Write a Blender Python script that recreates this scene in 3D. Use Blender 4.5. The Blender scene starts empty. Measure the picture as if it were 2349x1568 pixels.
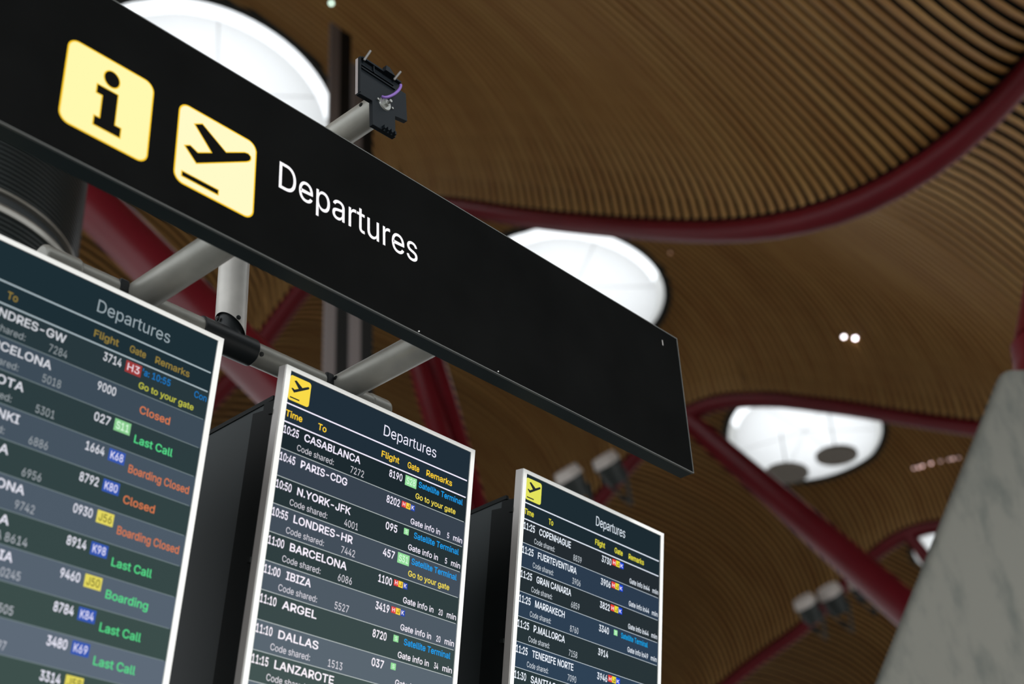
import bpy, math, random
import numpy as np
from mathutils import Vector, Matrix
from mathutils.geometry import tessellate_polygon

random.seed(7)
sc = bpy.context.scene
COL = sc.collection
PI = math.pi

# ------------------------------------------------------------------ camera
Z0 = 4.04                                   # height of the hanging sign's lower edge above the floor
F_PX = 3330.8156
CAM = Vector((-4.2404623, -2.7331268, -2.3899377 + Z0))
RC = Matrix(((0.66874812, -0.74185027, -0.04933685),
             (0.35602687, 0.37778621, -0.85470606),
             (0.65270270, 0.55401783, 0.51676245)))   # rows: image right, image down, forward
cam_data = bpy.data.cameras.new('camera')
cam = bpy.data.objects.new('camera', cam_data)
COL.objects.link(cam)
right, down, fwd = RC[0], RC[1], RC[2]
cam.matrix_world = Matrix(((right.x, -down.x, -fwd.x, CAM.x), (right.y, -down.y, -fwd.y, CAM.y),
                           (right.z, -down.z, -fwd.z, CAM.z), (0, 0, 0, 1)))
cam_data.sensor_width = 36.0
cam_data.lens = F_PX / 2349 * 36.0
cam_data.clip_start = 0.05
cam_data.clip_end = 500
cam_data.dof.use_dof = True
cam_data.dof.focus_distance = 4.95
cam_data.dof.aperture_fstop = 1.6
sc.camera = cam

# ------------------------------------------------------------------ sky and exposure
SKY = 1.6
world = bpy.data.worlds.new('sky')
sc.world = world
world.use_nodes = True
wn = world.node_tree.nodes
wn['Background'].inputs[0].default_value = (0.93, 0.97, 1.0, 1)
wn['Background'].inputs[1].default_value = SKY
sun_d = bpy.data.lights.new('sun', 'SUN')          # low daylight from behind the viewer, added to brighten the white screen frames
sun_d.energy = 2.0
sun_d.angle = math.radians(11)
sun_d.color = (1.0, 0.97, 0.93)
sun = bpy.data.objects.new('sun', sun_d)
COL.objects.link(sun)
sun.rotation_euler = Vector((0.08, 0.97, -0.215)).to_track_quat('-Z', 'Y').to_euler()
sc.view_settings.view_transform = 'Standard'
sc.view_settings.look = 'None'
sc.view_settings.exposure = 0.0
sc.view_settings.gamma = 1.0
sc.view_settings.use_curve_mapping = False
sc.cycles.use_denoising = True
sc.cycles.max_bounces = 6
sc.cycles.diffuse_bounces = 4
sc.cycles.sample_clamp_indirect = 6


def lin(c):
    return tuple(((v / 255) / 12.92 if v / 255 <= 0.04045 else ((v / 255 + 0.055) / 1.055) ** 2.4) for v in c[:3])


# ------------------------------------------------------------------ materials
def mat(name, rgb, rough=0.5, metal=0.0, spec=0.5, noise=None, bump=None):
    """Principled material; noise = (scale, amount) mottles the colour, bump = (scale, strength)."""
    m = bpy.data.materials.new(name)
    m.use_nodes = True
    nt = m.node_tree
    b = nt.nodes['Principled BSDF']
    b.inputs['Base Color'].default_value = (*rgb, 1)
    b.inputs['Roughness'].default_value = rough
    b.inputs['Metallic'].default_value = metal
    b.inputs['Specular IOR Level'].default_value = spec
    tc = nt.nodes.new('ShaderNodeTexCoord')
    if noise:
        n = nt.nodes.new('ShaderNodeTexNoise')
        n.inputs['Scale'].default_value = noise[0]
        n.inputs['Detail'].default_value = 6
        nt.links.new(tc.outputs['Object'], n.inputs['Vector'])
        r = nt.nodes.new('ShaderNodeMapRange')
        r.inputs[1].default_value = 0.3
        r.inputs[2].default_value = 0.7
        r.inputs[3].default_value = 1 - noise[1]
        r.inputs[4].default_value = 1 + noise[1]
        nt.links.new(n.outputs['Fac'], r.inputs[0])
        mx = nt.nodes.new('ShaderNodeVectorMath')
        mx.operation = 'SCALE'
        mx.inputs[0].default_value = rgb
        nt.links.new(r.outputs[0], mx.inputs['Scale'])
        nt.links.new(mx.outputs[0], b.inputs['Base Color'])
    if bump:
        n = nt.nodes.new('ShaderNodeTexNoise')
        n.inputs['Scale'].default_value = bump[0]
        nt.links.new(tc.outputs['Object'], n.inputs['Vector'])
        bp = nt.nodes.new('ShaderNodeBump')
        bp.inputs['Strength'].default_value = bump[1]
        bp.inputs['Distance'].default_value = 0.01
        nt.links.new(n.outputs['Fac'], bp.inputs['Height'])
        nt.links.new(bp.outputs[0], b.inputs['Normal'])
    return m


_em = {}


def glow(c, k=1.0):
    """Light-giving surface of a lit sign, a screen, a lamp or an imitated glint; c is its colour as seen."""
    key = (tuple(c), k)
    if key not in _em:
        m = bpy.data.materials.new('lit_%d_%d_%d' % tuple(int(v) for v in c[:3]))
        m.use_nodes = True
        nt = m.node_tree
        nt.nodes.clear()
        e = nt.nodes.new('ShaderNodeEmission')
        e.inputs[0].default_value = (*lin(c), 1)
        e.inputs[1].default_value = k
        o = nt.nodes.new('ShaderNodeOutputMaterial')
        nt.links.new(e.outputs[0], o.inputs[0])
        _em[key] = m
    return _em[key]


def wood_mat():
    m = mat('bamboo', (0.30, 0.17, 0.065), 0.55, spec=0.3)
    nt = m.node_tree
    b = nt.nodes['Principled BSDF']
    tc = nt.nodes.new('ShaderNodeTexCoord')
    mp = nt.nodes.new('ShaderNodeMapping')
    mp.inputs['Scale'].default_value = (0.25, 6.0, 1.0)
    n = nt.nodes.new('ShaderNodeTexNoise')
    n.inputs['Scale'].default_value = 1.0
    n.inputs['Detail'].default_value = 4
    cr = nt.nodes.new('ShaderNodeValToRGB')
    cr.color_ramp.elements[0].position = 0.3
    cr.color_ramp.elements[0].color = (0.43, 0.215, 0.066, 1)
    cr.color_ramp.elements[1].position = 0.7
    cr.color_ramp.elements[1].color = (0.56, 0.325, 0.108, 1)
    nt.links.new(tc.outputs['Object'], mp.inputs[0])
    nt.links.new(mp.outputs[0], n.inputs['Vector'])
    nt.links.new(n.outputs['Fac'], cr.inputs[0])
    nt.links.new(cr.outputs[0], b.inputs['Base Color'])
    return m


def concrete_mat():
    m = mat('concrete', (0.22, 0.22, 0.20), 0.8, spec=0.2)
    nt = m.node_tree
    b = nt.nodes['Principled BSDF']
    tc = nt.nodes.new('ShaderNodeTexCoord')
    mp = nt.nodes.new('ShaderNodeMapping')
    mp.inputs['Scale'].default_value = (3.0, 3.0, 0.9)
    n = nt.nodes.new('ShaderNodeTexNoise')
    n.inputs['Scale'].default_value = 1.6
    n.inputs['Detail'].default_value = 8
    n.inputs['Roughness'].default_value = 0.65
    cr = nt.nodes.new('ShaderNodeValToRGB')
    cr.color_ramp.elements[0].position = 0.28
    cr.color_ramp.elements[0].color = (0.085, 0.094, 0.087, 1)
    cr.color_ramp.elements[1].position = 0.50
    cr.color_ramp.elements[1].color = (0.155, 0.156, 0.138, 1)
    nt.links.new(tc.outputs['Object'], mp.inputs[0])
    nt.links.new(mp.outputs[0], n.inputs['Vector'])
    nt.links.new(n.outputs['Fac'], cr.inputs[0])
    nt.links.new(cr.outputs[0], b.inputs['Base Color'])
    return m


def perforated_mat():
    m = mat('perforated_black_steel', (0.035, 0.042, 0.045), 0.55, spec=0.35)
    nt = m.node_tree
    b = nt.nodes['Principled BSDF']
    tc = nt.nodes.new('ShaderNodeTexCoord')
    vo = nt.nodes.new('ShaderNodeTexVoronoi')
    vo.inputs['Scale'].default_value = 170.0
    vo.inputs['Randomness'].default_value = 0.0
    cr = nt.nodes.new('ShaderNodeValToRGB')
    cr.color_ramp.interpolation = 'CONSTANT'
    cr.color_ramp.elements[0].color = (0.002, 0.003, 0.003, 1)
    cr.color_ramp.elements[1].position = 0.36
    cr.color_ramp.elements[1].color = (0.026, 0.036, 0.038, 1)
    nt.links.new(tc.outputs['Object'], vo.inputs['Vector'])
    nt.links.new(vo.outputs['Distance'], cr.inputs[0])
    nt.links.new(cr.outputs[0], b.inputs['Base Color'])
    return m


M = dict(
    face=mat('sign_face_black', (0.0052, 0.0055, 0.0055), 0.5, spec=0.0, noise=(3, 0.15)),
    sidebox=mat('sign_housing_dark', (0.012, 0.021, 0.023), 0.5, spec=0.2),
    trim=mat('sign_edge_trim', (0.13, 0.135, 0.13), 0.4, 0.5),
    tube=mat('brushed_tube', (0.40, 0.395, 0.355), 0.40, 0.25, noise=(9, 0.12), bump=(60, 0.05)),
    tube_light=mat('lit_tube', (0.80, 0.77, 0.72), 0.38, 0.1, noise=(9, 0.10), bump=(60, 0.05)),  # light falling on the vertical pipe is put into this paler colour
    joint=mat('black_rubber_joint', (0.016, 0.020, 0.022), 0.42, spec=0.4),
    bolt=mat('dark_bolt', (0.012, 0.014, 0.014), 0.4),
    steel=mat('zinc_steel', (0.42, 0.43, 0.41), 0.3, 0.8),
    plastic=mat('black_plastic', (0.006, 0.009, 0.012), 0.5, spec=0.13),
    cable=mat('purple_cable', (0.17, 0.085, 0.36), 0.5),
    frame=mat('white_bezel', (0.88, 0.89, 0.87), 0.4),
    frame_side=mat('bezel_side', (0.42, 0.40, 0.385), 0.35, 0.3),
    rear=mat('monitor_rear', (0.006, 0.008, 0.008), 0.6, spec=0.2),
    perf=perforated_mat(),
    wood=wood_mat(),
    void=mat('dark_roof_void', (0.010, 0.014, 0.014), 0.9, spec=0.1),
    red=mat('red_paint', (0.155, 0.009, 0.016), 0.38, spec=0.32, noise=(1.2, 0.10)),
    concrete=concrete_mat(),
    drum=mat('dark_ribbed_metal', (0.030, 0.037, 0.038), 0.33, 0.55),
    drum_band=mat('drum_band', (0.34, 0.33, 0.30), 0.3, 0.7),
    mast=mat('grey_mast', (0.36, 0.32, 0.315), 0.45, 0.2),
    mast_dark=mat('mast_channel', (0.012, 0.014, 0.014), 0.6),
    kerb=mat('skylight_kerb', (0.85, 0.85, 0.83), 0.6),
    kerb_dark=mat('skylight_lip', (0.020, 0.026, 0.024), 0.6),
    rib=mat('skylight_rib', (0.8, 0.8, 0.8), 0.6),
    rib_grey=mat('prong_grey', (0.12, 0.12, 0.12), 0.5),
    disc=mat('grey_mesh_disc', (0.36, 0.34, 0.31), 0.8),
    lamp_body=mat('lamp_body', (0.035, 0.045, 0.045), 0.5),
    lamp_cap=mat('lamp_cap', (0.85, 0.80, 0.76), 0.35, 0.1),
    floor=mat('stone_floor', (0.28, 0.265, 0.245), 0.45, noise=(0.8, 0.06)),
)


def membrane_mat():
    m = bpy.data.materials.new('white_membrane')
    m.use_nodes = True
    nt = m.node_tree
    nt.nodes.clear()
    t = nt.nodes.new('ShaderNodeBsdfTranslucent')
    t.inputs[0].default_value = (0.77, 0.77, 0.77, 1)
    o = nt.nodes.new('ShaderNodeOutputMaterial')
    nt.links.new(t.outputs[0], o.inputs[0])
    return m


M['membrane'] = membrane_mat()


# ------------------------------------------------------------------ mesh helpers
class MB:
    def __init__(self):
        self.v = []
        self.f = []

    def add(self, vs, fs):
        n = len(self.v)
        self.v += [Vector(p) for p in vs]
        self.f += [tuple(i + n for i in f) for f in fs]
        return self

    def box(self, a, b):
        x0, y0, z0 = a
        x1, y1, z1 = b
        return self.add([(x0, y0, z0), (x1, y0, z0), (x1, y1, z0), (x0, y1, z0), (x0, y0, z1), (x1, y0, z1), (x1, y1, z1), (x0, y1, z1)],
                        [(3, 2, 1, 0), (4, 5, 6, 7), (0, 1, 5, 4), (1, 2, 6, 5), (2, 3, 7, 6), (3, 0, 4, 7)])

    def prism(self, poly, y0, y1):
        """polygon in x,z extruded from y0 (front) to y1"""
        n = len(poly)
        vs = [(x, y0, z) for x, z in poly] + [(x, y1, z) for x, z in poly]
        fs = [tuple(range(n)), tuple(range(2 * n - 1, n - 1, -1))]
        fs += [(i, i + n, (i + 1) % n + n, (i + 1) % n) for i in range(n)]
        return self.add(vs, fs)

    def tube(self, p, q, r0, r1=None, n=28, caps=True):
        r1 = r0 if r1 is None else r1
        p, q = Vector(p), Vector(q)
        d = (q - p).normalized()
        u = d.orthogonal().normalized()
        w = d.cross(u)
        vs = []
        for c, r in ((p, r0), (q, r1)):
            vs += [c + u * r * math.cos(2 * PI * i / n) + w * r * math.sin(2 * PI * i / n) for i in range(n)]
        fs = [(i, (i + 1) % n, (i + 1) % n + n, i + n) for i in range(n)]
        if caps:
            fs += [tuple(range(n - 1, -1, -1)), tuple(range(n, 2 * n))]
        return self.add(vs, fs)

    def lathe(self, c, prof, n=64, sx=1.0, sy=1.0, caps=False):
        """profile of (radius, z) about a vertical axis through c"""
        c = Vector(c)
        vs = []
        for r, z in prof:
            vs += [c + Vector((r * sx * math.cos(2 * PI * i / n), r * sy * math.sin(2 * PI * i / n), z)) for i in range(n)]
        fs = []
        for k in range(len(prof) - 1):
            fs += [(k * n + i, k * n + (i + 1) % n, (k + 1) * n + (i + 1) % n, (k + 1) * n + i) for i in range(n)]
        if caps:
            m = (len(prof) - 1) * n
            fs += [tuple(range(n - 1, -1, -1)), tuple(range(m, m + n))]
        return self.add(vs, fs)

    def sphere(self, c, r, n=12, m=8):
        prof = [(max(1e-4, r * math.sin(PI * k / m)), -r * math.cos(PI * k / m)) for k in range(m + 1)]
        return self.lathe(c, prof, n)

    def path(self, pts, r, n=10):
        pts = [Vector(p) for p in pts]
        rings = []
        for i, p in enumerate(pts):
            d = (pts[min(i + 1, len(pts) - 1)] - pts[max(i - 1, 0)]).normalized()
            u = d.cross(Vector((0.3, 0.2, 1))).normalized()
            w = d.cross(u)
            rings += [p + u * r * math.cos(2 * PI * k / n) + w * r * math.sin(2 * PI * k / n) for k in range(n)]
        fs = []
        for i in range(len(pts) - 1):
            fs += [(i * n + k, i * n + (k + 1) % n, (i + 1) * n + (k + 1) % n, (i + 1) * n + k) for k in range(n)]
        fs += [tuple(range(n - 1, -1, -1)), tuple(range((len(pts) - 1) * n, len(pts) * n))]
        return self.add(rings, fs)

    def build(self, name, material, parent=None, smooth=False, bevel=0.0, inv=None):
        off = Vector((0, 0, 0))
        if parent is not None and inv is None:
            off = Vector(parent['_base']) if '_base' in parent else Vector((0, 0, 0))
        me = bpy.data.meshes.new(name)
        if inv is not None:
            vs = [tuple(inv @ p) for p in self.v]
        else:
            vs = [tuple(p - off) for p in self.v]
        me.from_pydata(vs, [], self.f)
        me.update()
        return link(name, me, material, parent, smooth, bevel)


def link(name, me, material, parent=None, smooth=False, bevel=0.0):
    if material is not None:
        me.materials.append(material)
    if smooth:
        me.polygons.foreach_set('use_smooth', [True] * len(me.polygons))
        try:
            me.set_sharp_from_angle(angle=math.radians(40))
        except Exception:
            pass
    o = bpy.data.objects.new(name, me)
    COL.objects.link(o)
    if parent is not None:
        o.parent = parent
        if '_base' in parent:
            o['_base'] = tuple(parent['_base'])
    if bevel:
        b = o.modifiers.new('bevel', 'BEVEL')
        b.width = bevel
        b.segments = 2
        b.limit_method = 'ANGLE'
    return o


def tag(o, label, cat, group=None, kind=None):
    o['label'] = label
    o['category'] = cat
    if group:
        o['group'] = group
    if kind:
        o['kind'] = kind
    return o


def thing(name, label, cat, loc=(0, 0, 0), group=None):
    """An Empty at the thing's base; its parts are built in world coordinates."""
    o = bpy.data.objects.new(name, None)
    COL.objects.link(o)
    o.location = loc
    o.empty_display_size = 0.1
    o['_base'] = tuple(loc)
    return tag(o, label, cat, group)


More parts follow.
